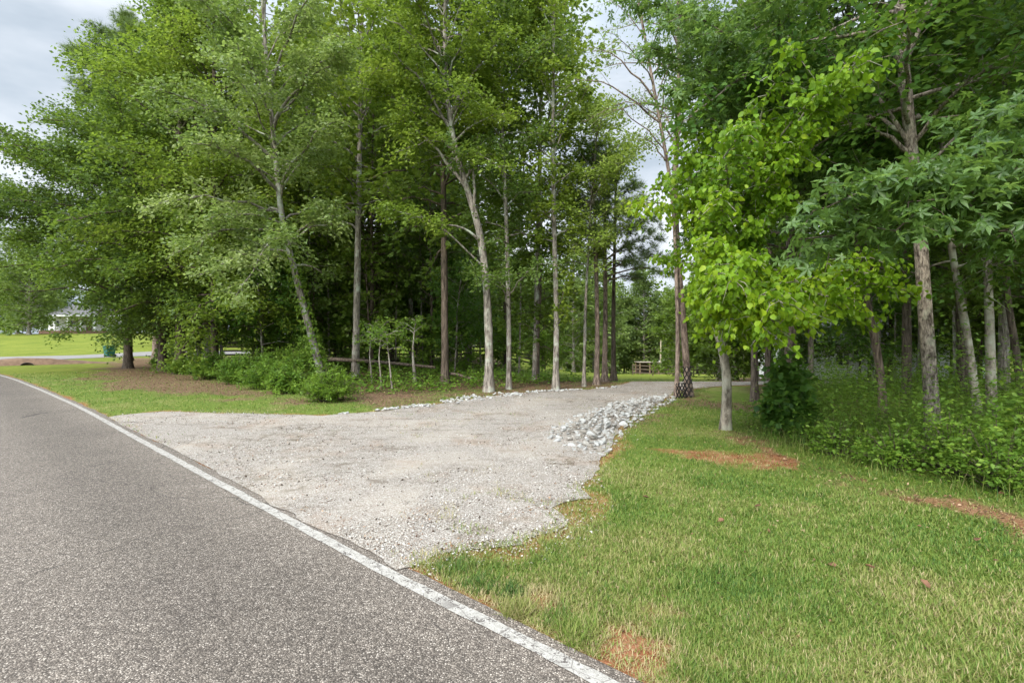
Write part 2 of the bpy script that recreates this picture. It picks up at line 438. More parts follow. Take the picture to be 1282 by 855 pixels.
# ------------------------------------------------------------------ road, line, drive
def strip(name, dists, mat, z, i0=0, i1=None, stepi=1):
    idx = np.arange(i0, len(line) if i1 is None else i1, stepi)
    rows = [line[idx] + NR[idx] * (np.asarray(d)[idx] if np.ndim(d) else d)[..., None] if np.ndim(d) else line[idx] + NR[idx] * d for d in dists]
    V = np.stack(rows, 1); k, n = V.shape[:2]
    V = V.reshape(-1, 2); V = np.c_[V, height(V[:, 0], V[:, 1]) + z]
    i = np.arange(k - 1)[:, None] * n; j = np.arange(n - 1)[None]
    Q = np.stack([i + j, i + j + 1, i + n + j + 1, i + n + j], -1).reshape(-1, 4)
    me = np_mesh(name, V, Q)
    return link(name, me, mat)

def asphalt():
    m, nt, out = new_mat('asphalt')
    vc = coords(nt)
    vo = nd(nt, 'ShaderNodeTexVoronoi', Scale=110.0); nt.links.new(vc, vo.inputs['Vector'])
    sep = nt.nodes.new('ShaderNodeSeparateColor'); nt.links.new(vo.outputs['Color'], sep.inputs[0])
    stone = ramp(nt, [(0, (.10, .086, .072)), (.3, (.165, .143, .12)), (.6, (.23, .20, .168)), (.85, (.31, .275, .235)), (1, (.48, .44, .385))], sep.outputs[0]).outputs[0]
    vd = ramp(nt, [(.32, (0, 0, 0)), (.62, (1, 1, 1))], vo.outputs['Distance']).outputs[0]
    c = mixc(nt, stone, (.08, .068, .057), vd)
    big = noise(nt, .5, 4, .6, vc); mid = noise(nt, 3.0, 4, .6, vc)
    gr = noise(nt, 26, 3, .75, vc)
    c = mixc(nt, c, ramp(nt, [(.36, (.32, .31, .30)), (.62, (.68, .67, .66))], gr).outputs[0], .8, 'OVERLAY')
    c = mixc(nt, c, ramp(nt, [(.3, (.40, .39, .385)), (.7, (.62, .61, .60))], mth(nt, 'MULTIPLY_ADD', big, .6, mth(nt, 'MULTIPLY', mid, .4))).outputs[0], .8, 'OVERLAY')
    sp = nt.nodes.new('ShaderNodeSeparateXYZ'); nt.links.new(vc, sp.inputs[0])
    pd = mth(nt, 'MULTIPLY_ADD', sp.outputs['X'], .655, mth(nt, 'MULTIPLY_ADD', sp.outputs['Y'], .756, mth(nt, 'MULTIPLY', big, .35)))
    wv = mth(nt, 'SINE', mth(nt, 'MULTIPLY', pd, 3.6))
    c = mixc(nt, c, ramp(nt, [(.1, (.43, .425, .42)), (.9, (.56, .555, .55))], mth(nt, 'MULTIPLY_ADD', wv, .5, .5)).outputs[0], .8, 'OVERLAY')
    # thin wandering cracks
    ns = nd(nt, 'ShaderNodeTexNoise', Scale=1.3, Detail=4.0); nt.links.new(vc, ns.inputs['Vector'])
    vm = nt.nodes.new('ShaderNodeVectorMath'); vm.operation = 'MULTIPLY_ADD'; nt.links.new(ns.outputs['Color'], vm.inputs[0]); vm.inputs[1].default_value = (.8, .8, 0); nt.links.new(vc, vm.inputs[2])
    ve = nd(nt, 'ShaderNodeTexVoronoi', Scale=.30, _feature='DISTANCE_TO_EDGE'); nt.links.new(vm.outputs[0], ve.inputs['Vector'])
    cr = ramp(nt, [(.0, (1, 1, 1)), (.0035, (0, 0, 0))], ve.outputs['Distance']).outputs[0]
    cm = mth(nt, 'MULTIPLY', cr, ramp(nt, [(.42, (0, 0, 0)), (.52, (.75, .75, .75))], noise(nt, 2.3, 2, .5, vc)).outputs[0])
    c = mixc(nt, c, (.02, .017, .015), cm)
    hb = mth(nt, 'SUBTRACT', mth(nt, 'MULTIPLY', sep.outputs[1], .4), vo.outputs['Distance'])
    finish(nt, out, c, .8, hb, .7, .008, .3)
    return m
M['asphalt'] = asphalt()
road = strip('road', [edge_d, .03, -.3, -1.2, -2.4, -3.6, -4.8, -6.4], M['asphalt'], .004, stepi=2)
tag(road, kind='structure')

def paint():
    m, nt, out = new_mat('line_paint')
    vc = coords(nt)
    vo = nd(nt, 'ShaderNodeTexVoronoi', Scale=110.0); nt.links.new(vc, vo.inputs['Vector'])
    sep = nt.nodes.new('ShaderNodeSeparateColor'); nt.links.new(vo.outputs['Color'], sep.inputs[0])
    n = noise(nt, 14, 4, .7, vc); w = mth(nt, 'MULTIPLY_ADD', sep.outputs[0], .25, mth(nt, 'MULTIPLY', n, .9))
    wear = ramp(nt, [(.42, (1, 1, 1)), (.50, (0, 0, 0))], w).outputs[0]
    ve = nd(nt, 'ShaderNodeTexVoronoi', Scale=6.0, _feature='DISTANCE_TO_EDGE'); nt.links.new(vc, ve.inputs['Vector'])
    cr = ramp(nt, [(.0, (1, 1, 1)), (.018, (0, 0, 0))], ve.outputs['Distance']).outputs[0]
    wear = mth(nt, 'MAXIMUM', wear, mth(nt, 'MULTIPLY', cr, .8))
    c = mixc(nt, ramp(nt, [(.3, (.27, .25, .22)), (.7, (.41, .385, .345))], noise(nt, 30, 3, .6, vc)).outputs[0], (.10, .085, .075), wear)
    finish(nt, out, c, .7, mth(nt, 'SUBTRACT', .5, vo.outputs['Distance']), .5, .006, .3)
    return m
lw = .044 + .010 * (vnoise(s_arc * 9, s_arc * 0, 31) - .5) + .008 * (vnoise(s_arc * 28, s_arc * 0, 33) - .5)
lw2 = .044 + .010 * (vnoise(s_arc * 9, s_arc * 0, 41) - .5) + .008 * (vnoise(s_arc * 28, s_arc * 0, 43) - .5)
ml = strip('road_marking', [lw, 0 * lw, -lw2], paint(), .009)
tag(ml, kind='structure')

def sheet(name, poly, mat, z, grid=.4, amp=0):
    pts = [Vector(p) for p in poly]; n = len(pts)
    xs = [p[0] for p in poly]; ys = [p[1] for p in poly]
    gx, gy = np.meshgrid(np.arange(min(xs), max(xs), grid), np.arange(min(ys), max(ys), grid))
    gx = gx.ravel(); gy = gy.ravel()
    ok = sdist(poly, gx, gy) > grid * .35
    inner = [Vector((a, b)) for a, b in zip(gx[ok], gy[ok])]
    vs, es, fs, *_ = delaunay_2d_cdt(pts + inner, [(i, (i + 1) % n) for i in range(n)], [], 1, 1e-5)
    me = bpy.data.meshes.new(name)
    X = np.array([v[0] for v in vs]); Y = np.array([v[1] for v in vs])
    Z = height(X, Y) + z + amp * (fbm(X, Y, .8, 2, 77) - .5) * sstep(0, .5, sdist(poly, X, Y))
    me.from_pydata([(a, b, c) for a, b, c in zip(X, Y, Z)], [], [tuple(f) for f in fs])
    me.update(); 
    bm = bmesh.new(); bm.from_mesh(me); bmesh.ops.recalc_face_normals(bm, faces=bm.faces)
    up = sum(f.normal.z for f in bm.faces)
    if up < 0: bmesh.ops.reverse_faces(bm, faces=bm.faces)
    bm.to_mesh(me); bm.free()
    return link(name, me, mat, smooth=True)

def gravel_mat(name, tone=1.0):
    m, nt, out = new_mat(name)
    vc = coords(nt)
    vo = nd(nt, 'ShaderNodeTexVoronoi', Scale=92.0); nt.links.new(vc, vo.inputs['Vector'])
    sep = nt.nodes.new('ShaderNodeSeparateColor'); nt.links.new(vo.outputs['Color'], sep.inputs[0])
    st = ramp(nt, [(0, (.20, .165, .13)), (.25, (.33, .29, .245)), (.6, (.43, .39, .34)), (1, (.56, .525, .475))], sep.outputs[0]).outputs[0]
    c = mixc(nt, st, (.12, .085, .062), ramp(nt, [(.38, (0, 0, 0)), (.75, (.6, .6, .6))], vo.outputs['Distance']).outputs[0])
    p1 = noise(nt, .9, 5, .65, vc); p2 = noise(nt, 5, 4, .7, vc); p3 = noise(nt, .45, 3, .6, vc)
    c = mixc(nt, c, (.30, .20, .135), mth(nt, 'MULTIPLY', ramp(nt, [(.54, (0, 0, 0)), (.70, (.6, .6, .6))], p1).outputs[0], 1))
    mt = nt.nodes.new('ShaderNodeMapping'); mt.inputs['Rotation'].default_value = (0, 0, -1.0); mt.inputs['Scale'].default_value = (.35, 2.2, 1); nt.links.new(vc, mt.inputs[0])
    p4 = noise(nt, 1.6, 4, .6, mt.outputs[0], .6)
    c = mixc(nt, c, (.13, .098, .068), mth(nt, 'MULTIPLY', ramp(nt, [(.52, (0, 0, 0)), (.66, (.7, .7, .7))], p4).outputs[0], ramp(nt, [(.42, (0, 0, 0)), (.58, (1, 1, 1))], p2).outputs[0]))
    dirt = mth(nt, 'MULTIPLY', ramp(nt, [(.50, (0, 0, 0)), (.64, (1, 1, 1))], p3).outputs[0], ramp(nt, [(.50, (0, 0, 0)), (.6, (.75, .75, .75))], p2).outputs[0])
    c = mixc(nt, c, (.11, .085, .045), dirt)
    p5 = noise(nt, .65, 3, .55, vc, .8)
    c = mixc(nt, c, (.52, .45, .37), ramp(nt, [(.48, (0, 0, 0)), (.66, (.34, .34, .34))], p5).outputs[0])
    hb = mth(nt, 'SUBTRACT', mth(nt, 'MULTIPLY', sep.outputs[1], .4), vo.outputs['Distance'])
    finish(nt, out, c, .9, hb, .8, .015, .2)
    return m
M['gravel'] = gravel_mat('gravel')
drive = sheet('gravel_driveway', gravel_poly, M['gravel'], .012, .35, .05); tag(drive, kind='structure')
mp = simple_mat('concrete_pale', (.22, .205, .19), .85, .12, 3)
pav = sheet('paved_driveway', pave_poly, mp, .02, 2.0); tag(pav, kind='structure')

# loose stones of the drive
def pebbles():
    N = 110000
    r = np.exp(rng.uniform(math.log(2.9), math.log(17), N)); a = np.radians(rng.uniform(-46, 22, N))
    x = np.sin(a) * r; y = np.cos(a) * r
    sd = sdist(GP, x, y)
    keep = (sd > -.42 * rng.random(N) ** 2.2) & (rng.random(N) < .06 + .80 * sstep(.42, .60, fbm(x * .93 + y * .36, (y * .93 - x * .36) * 2.4, .9, 3, 8)))
    sdr = sdist(road_poly, x, y); keep &= (sdr < .02)
    x = x[keep]; y = y[keep]; r = r[keep]; n = len(x)
    base = np.array([[1, 0, 0], [0, 1, 0], [-1, 0, 0], [0, -1, 0], [0, 0, 1.0], [0, 0, -1]])
    tri = np.array([[0, 1, 4], [1, 2, 4], [2, 3, 4], [3, 0, 4], [1, 0, 5], [2, 1, 5], [3, 2, 5], [0, 3, 5]])
    s = rng.uniform(.0026, .0058, n) * (1 + rng.random(n) ** 7 * 2.0) * (1 + .05 * r)
    V = base[None] * (1 + rng.uniform(-.35, .35, (n, 6, 1))) * s[:, None, None] * np.array([1, .8, .55])
    th = rng.uniform(0, 6.28, n); c, q = np.cos(th)[:, None], np.sin(th)[:, None]
    tl = rng.normal(0, .4, n)[:, None]
    X = V[..., 0] * c - V[..., 1] * q; Y = V[..., 0] * q + V[..., 1] * c; Z = V[..., 2] + X * tl
    amp = .05 * (fbm(x, y, .8, 2, 77) - .5) * sstep(0, .5, sdist(gravel_poly[::3], x, y))
    V = np.stack([X + x[:, None], Y + y[:, None], Z + (height(x, y) + .014 + amp + s * .25)[:, None]], -1)
    T = tri[None] + (np.arange(n) * 6)[:, None, None]
    me = np_mesh('gravel', V.reshape(-1, 3), T.reshape(-1, 3), np.repeat(rng.random(n), 8))
    m, nt, out = new_mat('pebble')
    at = nt.nodes.new('ShaderNodeAttribute'); at.attribute_name = 'tint'
    c = ramp(nt, [(0, (.06, .04, .028)), (.10, (.09, .065, .045)), (.14, (.31, .27, .225)), (.6, (.44, .40, .35)), (1, (.58, .55, .50))], at.outputs['Fac']).outputs[0]
    finish(nt, out, c, .85, noise(nt, 200, 2, .6, coords(nt)), .4, .003, .2)
    o = link('gravel', me, m); tag(o, 'loose pale stones strewn over the driveway surface', 'gravel', kind='stuff')
pebbles()

# ------------------------------------------------------------------ white rocks
def rock_mesh(seed):
    r = np.random.default_rng(seed); bm = bmesh.new()
    for _ in range(13):
        d = norm(r.normal(size=3)); k = r.uniform(.8, 1.0)
        bm.verts.new(Vector(d * k * np.array([1, r.uniform(.6, .85), r.uniform(.4, .6)])))
    h = bmesh.ops.convex_hull(bm, input=bm.verts)
    bmesh.ops.delete(bm, geom=[v for v in h['geom_interior'] if isinstance(v, bmesh.types.BMVert)], context='VERTS')
    bmesh.ops.bevel(bm, geom=list(bm.edges), offset=.05, segments=1, affect='EDGES')
    me = bpy.data.meshes.new('rock'); bm.to_mesh(me); bm.free(); return me
def rocks():
    m, nt, out = new_mat('quarry_stone')
    oi = nt.nodes.new('ShaderNodeObjectInfo'); vc = coords(nt)
    n = noise(nt, 2.4, 5, .65, vc)
    c = ramp(nt, [(.3, (.15, .135, .11)), (.5, (.31, .305, .28)), (.72, (.47, .47, .45))], n).outputs[0]
    c = mixc(nt, c, ramp(nt, [(0, (.20, .15, .10)), (.18, (.24, .21, .17)), (.4, (.34, .33, .305)), (1, (.46, .46, .44))], oi.outputs['Random']).outputs[0], .55)
    finish(nt, out, c, .85, noise(nt, 9, 4, .7, vc), .6, .03, .2)
    vars_ = [rock_mesh(100 + i) for i in range(14)]
    for v in vars_: v.materials.append(m)
    pile = gp([(838, 495), (800, 499), (760, 508), (725, 520), (700, 533), (683, 548), (700, 556), (722, 566), (757, 570), (768, 552), (778, 541), (800, 526), (822, 512), (846, 500)])
    xs = [p[0] for p in pile]; ys = [p[1] for p in pile]
    pts = []
    for t in range(60000):
        x = random.uniform(min(xs), max(xs)); y = random.uniform(min(ys), max(ys))
        r = random.choice((.032, .036, .042, .048, .055, .065, .078)) * random.uniform(.85, 1.15)
        if all((x - a) ** 2 + (y - b) ** 2 > (.80 * (r + q)) ** 2 for a, b, q in pts):
            pts.append((x, y, r))
        if len(pts) > 1700: break
    P = np.array(pts); sd = sdist(pile, P[:, 0], P[:, 1])
    k = sd > -.05; P = P[k]; sd = sd[k]
    allr = [(x, y, r, .0 + .06 * float(sstep(0, .45, s)) * random.uniform(.6, 1.0)) for (x, y, r), s in zip(P, sd)]
    for x, y, r, z in list(allr):       # a second, sparser layer on the middle
        s = float(sdist(pile, np.array([x]), np.array([y]))[0])
        if s > .3 and random.random() < .18:
            allr.append((x + random.uniform(-.05, .05), y + random.uniform(-.05, .05), r * .9, z + r * .75))
    # the thin row along the far edge of the drive
    row = gp([(425, 519), (470, 515), (505, 511), (540, 507), (575, 501), (610, 497), (640, 494), (670, 491), (710, 489), (740, 488), (770, 485)])
    row = resample(np.array(row), 400)
    rowr = []
    for i, (x, y) in enumerate(row):
        u = i / 400
        if vnoise(np.array(u * 26), np.array(0.), 3) < (.46 if u < .25 or u > .62 else .25): continue
        wd = .08 + .30 * math.exp(-((u - .42) / .18) ** 2)
        for _ in range(random.choice((1, 1, 2, 2)) if u > .05 else 1):
            rowr.append((x + random.gauss(0, wd * .5), y + random.gauss(0, wd * .8), random.uniform(.028, .065), .015))
    sc_ = [(0 if True else 0, q) for q in allr]
    allr.sort(key=lambda q: -(q[2] / q[1]) )
    near = allr[:300]; rest = allr[300:] + rowr
    for i, (x, y, r, z) in enumerate(near):
        me = vars_[i % 14]
        o = bpy.data.objects.new('rock', me); COL.objects.link(o)
        o.scale = (r * 1.25, r * 1.25, r * 1.2)
        o.rotation_euler = (random.gauss(0, .35), random.gauss(0, .35), random.uniform(0, 6.3))
        o.location = (x, y, float(height(x, y)) + z + r * .25)
        big = r > .068
        tag(o, 'large angular white quarry rock in the riprap pile beside the driveway' if big else 'small angular white quarry rock in the riprap pile beside the driveway', 'rock',
            'large rocks of the riprap pile' if big else 'small rocks of the riprap pile')
    V = []; Fc = []; b = 0
    for i, (x, y, r, z) in enumerate(rest):
        me = vars_[i % 14]
        Mx = Matrix.Translation((x, y, float(height(x, y)) + z + r * .2)) @ Matrix.Rotation(random.uniform(0, 6.3), 4, 'Z') @ Matrix.Rotation(random.gauss(0, .4), 4, 'X') @ Matrix.Scale(r * 1.2, 4)
        for v in me.vertices: V.append(tuple(Mx @ v.co))
        for p in me.polygons: Fc.append([q + b for q in p.vertices])
        b += len(me.vertices)
    me = bpy.data.meshes.new('riprap'); me.from_pydata(V, [], Fc); me.update()
    m2, nt, out = new_mat('quarry_stone_small')
    gi = nt.nodes.new('ShaderNodeNewGeometry'); vc = coords(nt)
    c = ramp(nt, [(0, (.18, .14, .10)), (.15, (.24, .22, .19)), (.3, (.33, .325, .305)), (1, (.46, .46, .44))], gi.outputs['Random Per Island']).outputs[0]
    c = mixc(nt, c, (.3, .28, .24), mth(nt, 'MULTIPLY', noise(nt, 25, 4, .7, vc), .5))
    finish(nt, out, c, .85, noise(nt, 90, 3, .7, vc), .5, .006, .2)
    o = link('riprap', me, m2); tag(o, 'smaller pale stones filling the pile and edging the driveway', 'rubble', kind='stuff')
rocks()

# ------------------------------------------------------------------ grass
def grass():
    f = Fol()
    def batch(N, r0, r1, a0, a1, hmul=1.0):
        r = np.exp(rng.uniform(math.log(r0), math.log(r1), N)); a = np.radians(rng.uniform(a0, a1, N))
        x = np.sin(a) * r; y = np.cos(a) * r
        straw, litter, clay, dry = zone(x, y)
        gd = sdist(GP, x, y); lawn = (sdist(road_poly, x, y) < -.0) & ((gd < .16 * rng.random(N) ** 2) | ((fbm(x, y, 3.2, 3, 123) > .66) & (rng.random(N) < .22)))
        dens = (1 - .68 * straw) * (1 - .9 * litter) * (1 - .76 * clay) * (.45 + .9 * fbm(x, y, 9, 2, 55))
        k = lawn & (rng.random(N) < dens)
        return x[k], y[k], r[k], dry[k], clay[k]
    X = []
    for args in ((260000, 2.0, 13.5, -14, 52), (130000, 2.0, 6.0, -12, 52), (130000, 9.0, 32.0, -52, 22), ):
        X.append(batch(*args))
    x, y, r, dry, clay = [np.concatenate(q) for q in zip(*X)]
    n = len(x)
    th = rng.uniform(0, 6.28, n); el = np.radians(rng.uniform(18, 80, n))
    U = np.stack([np.cos(th) * np.cos(el), np.sin(th) * np.cos(el), np.sin(el)], 1)
    N_ = np.stack([-np.cos(th) * np.sin(el), -np.sin(th) * np.sin(el), np.cos(el)], 1)
    L = rng.uniform(.018, .042, n) * (.75 + 1.1 * fbm(x, y, 7.0, 3, 66) ** 1.5 + .5 * (fbm(x, y, 2.0, 3, 67) - .4)) * (1 + .02 * r)
    P = np.stack([x, y, height(x, y) + .004 + .03 * (fbm(x, y, .5, 3, 2) - .5) * sstep(2.5, 6, np.hypot(x, y))], 1)
    patch = fbm(x, y, 1.3, 4, 90)
    C = np.clip(.42 + .5 * (patch - .5) * 1.0 + rng.normal(0, .19, n) + .18 * dry + .30 * clay + (rng.random(n) < .05) * .5, 0, 1)
    # width and length differ, so scale the blade across separately
    wdt = rng.uniform(.0022, .0042, n) * (1 + .16 * r)
    Wd = norm(np.cross(N_, U)); Nn = np.cross(U, Wd)
    tv, tt = BLADE
    V = P[:, None] + (tv[None, :, 0:1] * L[:, None, None]) * U[:, None] + (tv[None, :, 1:2] * wdt[:, None, None]) * Wd[:, None] - (tv[None, :, 2:3] * L[:, None, None] * .5) * Nn[:, None]
    T = tt[None] + (np.arange(n) * 5)[:, None, None]
    me = np_mesh('grass', V.reshape(-1, 3), T.reshape(-1, 3), np.repeat(C, 3))
    m, nt, out = new_mat('grass_blade')
    at = nt.nodes.new('ShaderNodeAttribute'); at.attribute_name = 'tint'
    c = ramp(nt, [(0, (.05, .115, .024)), (.3, (.10, .18, .026)), (.55, (.17, .235, .04)), (.78, (.28, .28, .085)), (1, (.42, .34, .18))], at.outputs['Fac']).outputs[0]
    d = nt.nodes.new('ShaderNodeBsdfPrincipled'); nt.links.new(c, d.inputs['Base Color']); d.inputs['Roughness'].default_value = .55; d.inputs['Specular IOR Level'].default_value = .25
    t = nt.nodes.new('ShaderNodeBsdfTranslucent'); nt.links.new(c, t.inputs[0])
    mx = nt.nodes.new('ShaderNodeMixShader'); mx.inputs[0].default_value = .35
    nt.links.new(d.outputs[0], mx.inputs[1]); nt.links.new(t.outputs[0], mx.inputs[2]); nt.links.new(mx.outputs[0], out.inputs[0])
    o = link('grass', me, m); tag(o, 'short mown grass with thin dry patches beside road and drive', 'grass', kind='stuff')
    print('grass blades', n)
    return m
M['blade'] = grass()

def litter_flakes():
    N = 150000
    r = np.exp(rng.uniform(math.log(2.6), math.log(32), N)); a = np.radians(rng.uniform(-50, 52, N)); x = np.sin(a) * r; y = np.cos(a) * r
    straw, litter, clay, dry = zone(x, y)
    gd = sdist(GP, x, y)
    p = np.maximum(.55 * straw, .30 * litter) + .02
    p = np.where(gd > 0, .02 + .30 * sstep(.55, .68, fbm(x, y, 2.5, 4, 321)) + .10 * sstep(.35, .0, gd), p)
    k = (rng.random(N) < p) & (sdist(road_poly, x, y) < 0)
    x = x[k]; y = y[k]; r = r[k]; n = len(x); f = Fol()
    U = rng.normal(0, 1, (n, 3)) * [1, 1, .25]
    S = rng.uniform(.012, .034, n) * (1 + .05 * r)
    on = sdist(GP, x, y) > 0
    f.add(np.stack([x, y, height(x, y) + np.where(on, .028, .012)], 1), U, np.tile([0, 0, 1.0], (n, 1)) + rng.normal(0, .35, (n, 3)), S * np.where(on, .7, 1), rng.random(n))
    m, nt, out = new_mat('leaf_litter'); at = nt.nodes.new('ShaderNodeAttribute'); at.attribute_name = 'tint'
    finish(nt, out, ramp(nt, [(0, (.05, .028, .018)), (.5, (.14, .075, .042)), (.85, (.27, .16, .09)), (1, (.42, .30, .19))], at.outputs['Fac']).outputs[0], .85, spec=.15)
    o = link('leaf_litter', f.mesh('leaf_litter', T_kite(.28, .12)), m); tag(o, 'dry brown leaves and bark crumbs lying over soil and gravel', 'leaf litter', kind='stuff')
    print('litter', n)
litter_flakes()

# ------------------------------------------------------------------ plants
def leaves_on(f, pts, n, size, spread, droop, up, tint=.5, u0=.15, tint_z=None, hang=0.0):
    """n leaves beside the twig pts"""
    if n <= 0: return
    k = len(pts); u = u0 + (1 - u0) * rng.random(n) ** .8
    t = u * (k - 1); i = np.minimum(t.astype(int), k - 2); w = (t - i)[:, None]
    p = pts[i] * (1 - w) + pts[i + 1] * w
    d = norm(pts[i + 1] - pts[i])
    lat = norm(np.cross(d, np.array([0, 0, 1.0])) + 1e-4) * np.where(rng.random(n) < .5, 1, -1)[:, None]
    offs = rng.normal(0, 1, (n, 3)) * np.array([spread, spread, spread * .85])
    U = d * rng.uniform(.1, .9, n)[:, None] + lat * rng.uniform(.3, 1.1, n)[:, None] + rng.normal(0, .3, (n, 3))
    U = norm(U); U[:, 2] -= droop + hang
    N = np.tile([0, 0, up], (n, 1)) + rng.normal(0, .75, (n, 3)) + lat * hang * .8
    S = size * rng.uniform(.65, 1.2, n)
    C = np.clip(tint + rng.normal(0, .18, n), 0, 1)
    f.add(p + offs, U, N, S, C)

def limb(f, w, a, b, r, P, bend=None):
    """a limb from a to b with side twigs and leaves"""
    a = np.asarray(a, float); b = np.asarray(b, float)
    L = np.linalg.norm(b - a)
    if bend is None: bend = P.get('arch', .12)
    t = np.linspace(0, 1, 8)[:, None]
    pts = a + (b - a) * t + np.array([0, 0, 1]) * (np.sin(t * math.pi) * L * bend)
    pts[1:-1] += rng.normal(0, .025 * L, (6, 3)) * .6
    w.tube(pts, r * (1 - .85 * np.linspace(0, 1, 8)) + .003, 5 if r > .02 else 4)
    ns = max(3, int(P['subs'] * L)); s0 = P.get('bare', .25)
    tb = rng.normal(0, P.get('tvar', .13)) + P.get('tint', .5)
    for q in range(ns):
        u = s0 + (1 - s0) * (q + rng.random()) / ns
        tt = u * 7; i = min(int(tt), 6); base = pts[i] + (pts[i + 1] - pts[i]) * (tt - i)
        d = norm(pts[i + 1] - pts[i])
        lat = norm(np.cross(d, [0, 0, 1.0])) * (1 if q % 2 else -1)
        dirv = norm(d * rng.uniform(.35, 1.0) + lat * rng.uniform(.4, 1.1) + np.array([0, 0, 1]) * rng.normal(P.get('subup', .18), .52))
        sl = P['sublen'] * rng.uniform(.6, 1.25) * (1.15 - .55 * u)
        tip = base + dirv * sl + np.array([0, 0, -P['droop'] * sl * .6])
        mid = base + dirv * sl * .5 + rng.normal(0, .04 * sl, 3)
        sp = np.array([base, mid, tip])
        w.tube(sp, [max(.004, r * .22), .005, .002], 3)
        leaves_on(f, sp, int(P['lpm'] * sl * rng.uniform(.7, 1.3)), P['leaf'], P['spread'], P['droop'], P.get('up', 1.0), tb + rng.normal(0, .06), .05, hang=P.get('hang', 0))
    leaves_on(f, pts[5:], int(P['lpm'] * .5), P['leaf'], P['spread'], P['droop'], P.get('up', 1.0), tb)

def auto_limbs(f, w, trunk, rad, P):
    """limbs all round a trunk between z0 and z1"""
    zt = trunk[:, 2]; z0, z1, R, n = P['z0'], P['z1'], P['R'], P['n']
    ga = rng.uniform(0, 6.28)
    for i in range(n):
        t = (i + rng.random()) / n; z = z0 + (z1 - z0) * t
        k = np.interp(z, zt, np.arange(len(zt))); j = min(int(k), len(zt) - 2); a = trunk[j] + (trunk[j + 1] - trunk[j]) * (k - j)
        az = ga + i * 2.39996 + rng.normal(0, .35)
        pr = P['prof'](t); L = R * pr * rng.uniform(.55, 1.2) * (1 + P.get('side', lambda q: 0)(az))
        L = max(L, .35)
        e = P['e0'] + (P['e1'] - P['e0']) * t + rng.normal(0, .30)
        b = a + np.array([math.cos(az) * math.cos(e), math.sin(az) * math.cos(e), math.sin(e)]) * L
        limb(f, w, a, b, max(.012, np.interp(z, zt, rad) * .42), P)
    top = trunk[-1]
    leaves_on(f, trunk[-4:], int(P['lpm'] * 1.5), P['leaf'], P['spread'] * 1.3, P['droop'], 1, P.get('tint', .5))

prof_round = lambda t: math.sin(math.pi * min(.98, (.12 + .86 * t))) ** .6
prof_col = lambda t: .55 + .45 * math.sin(math.pi * t)
prof_cone = lambda t: 1.02 - .85 * t
prof_top = lambda t: (.35 + .65 * math.sin(math.pi * (t ** .8)))

def trunk_to(w, path, r0, r1, seed=0, sides=12, n=34, flare=.8, rough=.10):
    tr = resample(path, n); L = np.linspace(0, 1, n)
    rad = r0 * (1 - L) + r1 * L
    z = tr[:, 2] - tr[0, 2]
    rad = rad * (1 + flare * np.exp(-np.maximum(z - .25, 0) / .20))
    w.tube(tr, rad, sides, rough, seed)
    return tr, rad

def make_tree(name, label, cat, group, path, r0, r1, P, leafm, barkm, tmpl=KITE, limbs=(), extra=None, seed=0, sides=12, flare=.8, auto=True):
    base = np.asarray(path[0], float)
    w = Wood(); f = Fol()
    p2 = [base - np.array([0, 0, .25])] + [np.asarray(p, float) for p in path]
    tr, rad = trunk_to(w, p2, r0, r1, seed, sides, flare=flare)
    if auto: auto_limbs(f, w, tr, rad, P)
    for L in limbs:                                       # explicit limbs: (z on trunk, tip, radius[, overrides])
        z, tip, r = L[:3]; PP = dict(P, **(L[3] if len(L) > 3 else {}))
        k = np.interp(z, tr[:, 2], np.arange(len(tr))); j = min(int(k), len(tr) - 2); a = tr[j] + (tr[j + 1] - tr[j]) * (k - j)
        limb(f, w, a, tip, r, PP)
    if extra: extra(f, w, tr, rad)
    root = empty(name, tuple(base)); tag(root, label, cat, group)
    link('trunk', w.mesh('trunk', base), M[barkm], root, True)
    link('crown', f.mesh('crown', tmpl, base), M[leafm], root)
    print(name, label[:40], 'leaves', f.count())
    return root

def copy_tree(o, loc, rz, s, label, group, name=None):
    r = o.copy(); COL.objects.link(r); r.location = loc; r.rotation_euler = (0, 0, rz); r.scale = (s, s, s)
    r['label'] = label; r['group'] = group
    for ch in o.children:
        c = ch.copy(); COL.objects.link(c); c.parent = r; c.matrix_parent_inverse = Matrix.Identity(4)
    return r

exec_trees = True
def g3(px, py):
    x, y = G(px, py); return np.array([x, y, float(height(x, y))])

BP = dict(n=40, subs=4.6, sublen=.95, lpm=42, leaf=.10, spread=.13, droop=.18, e0=.15, e1=.9, prof=prof_round)

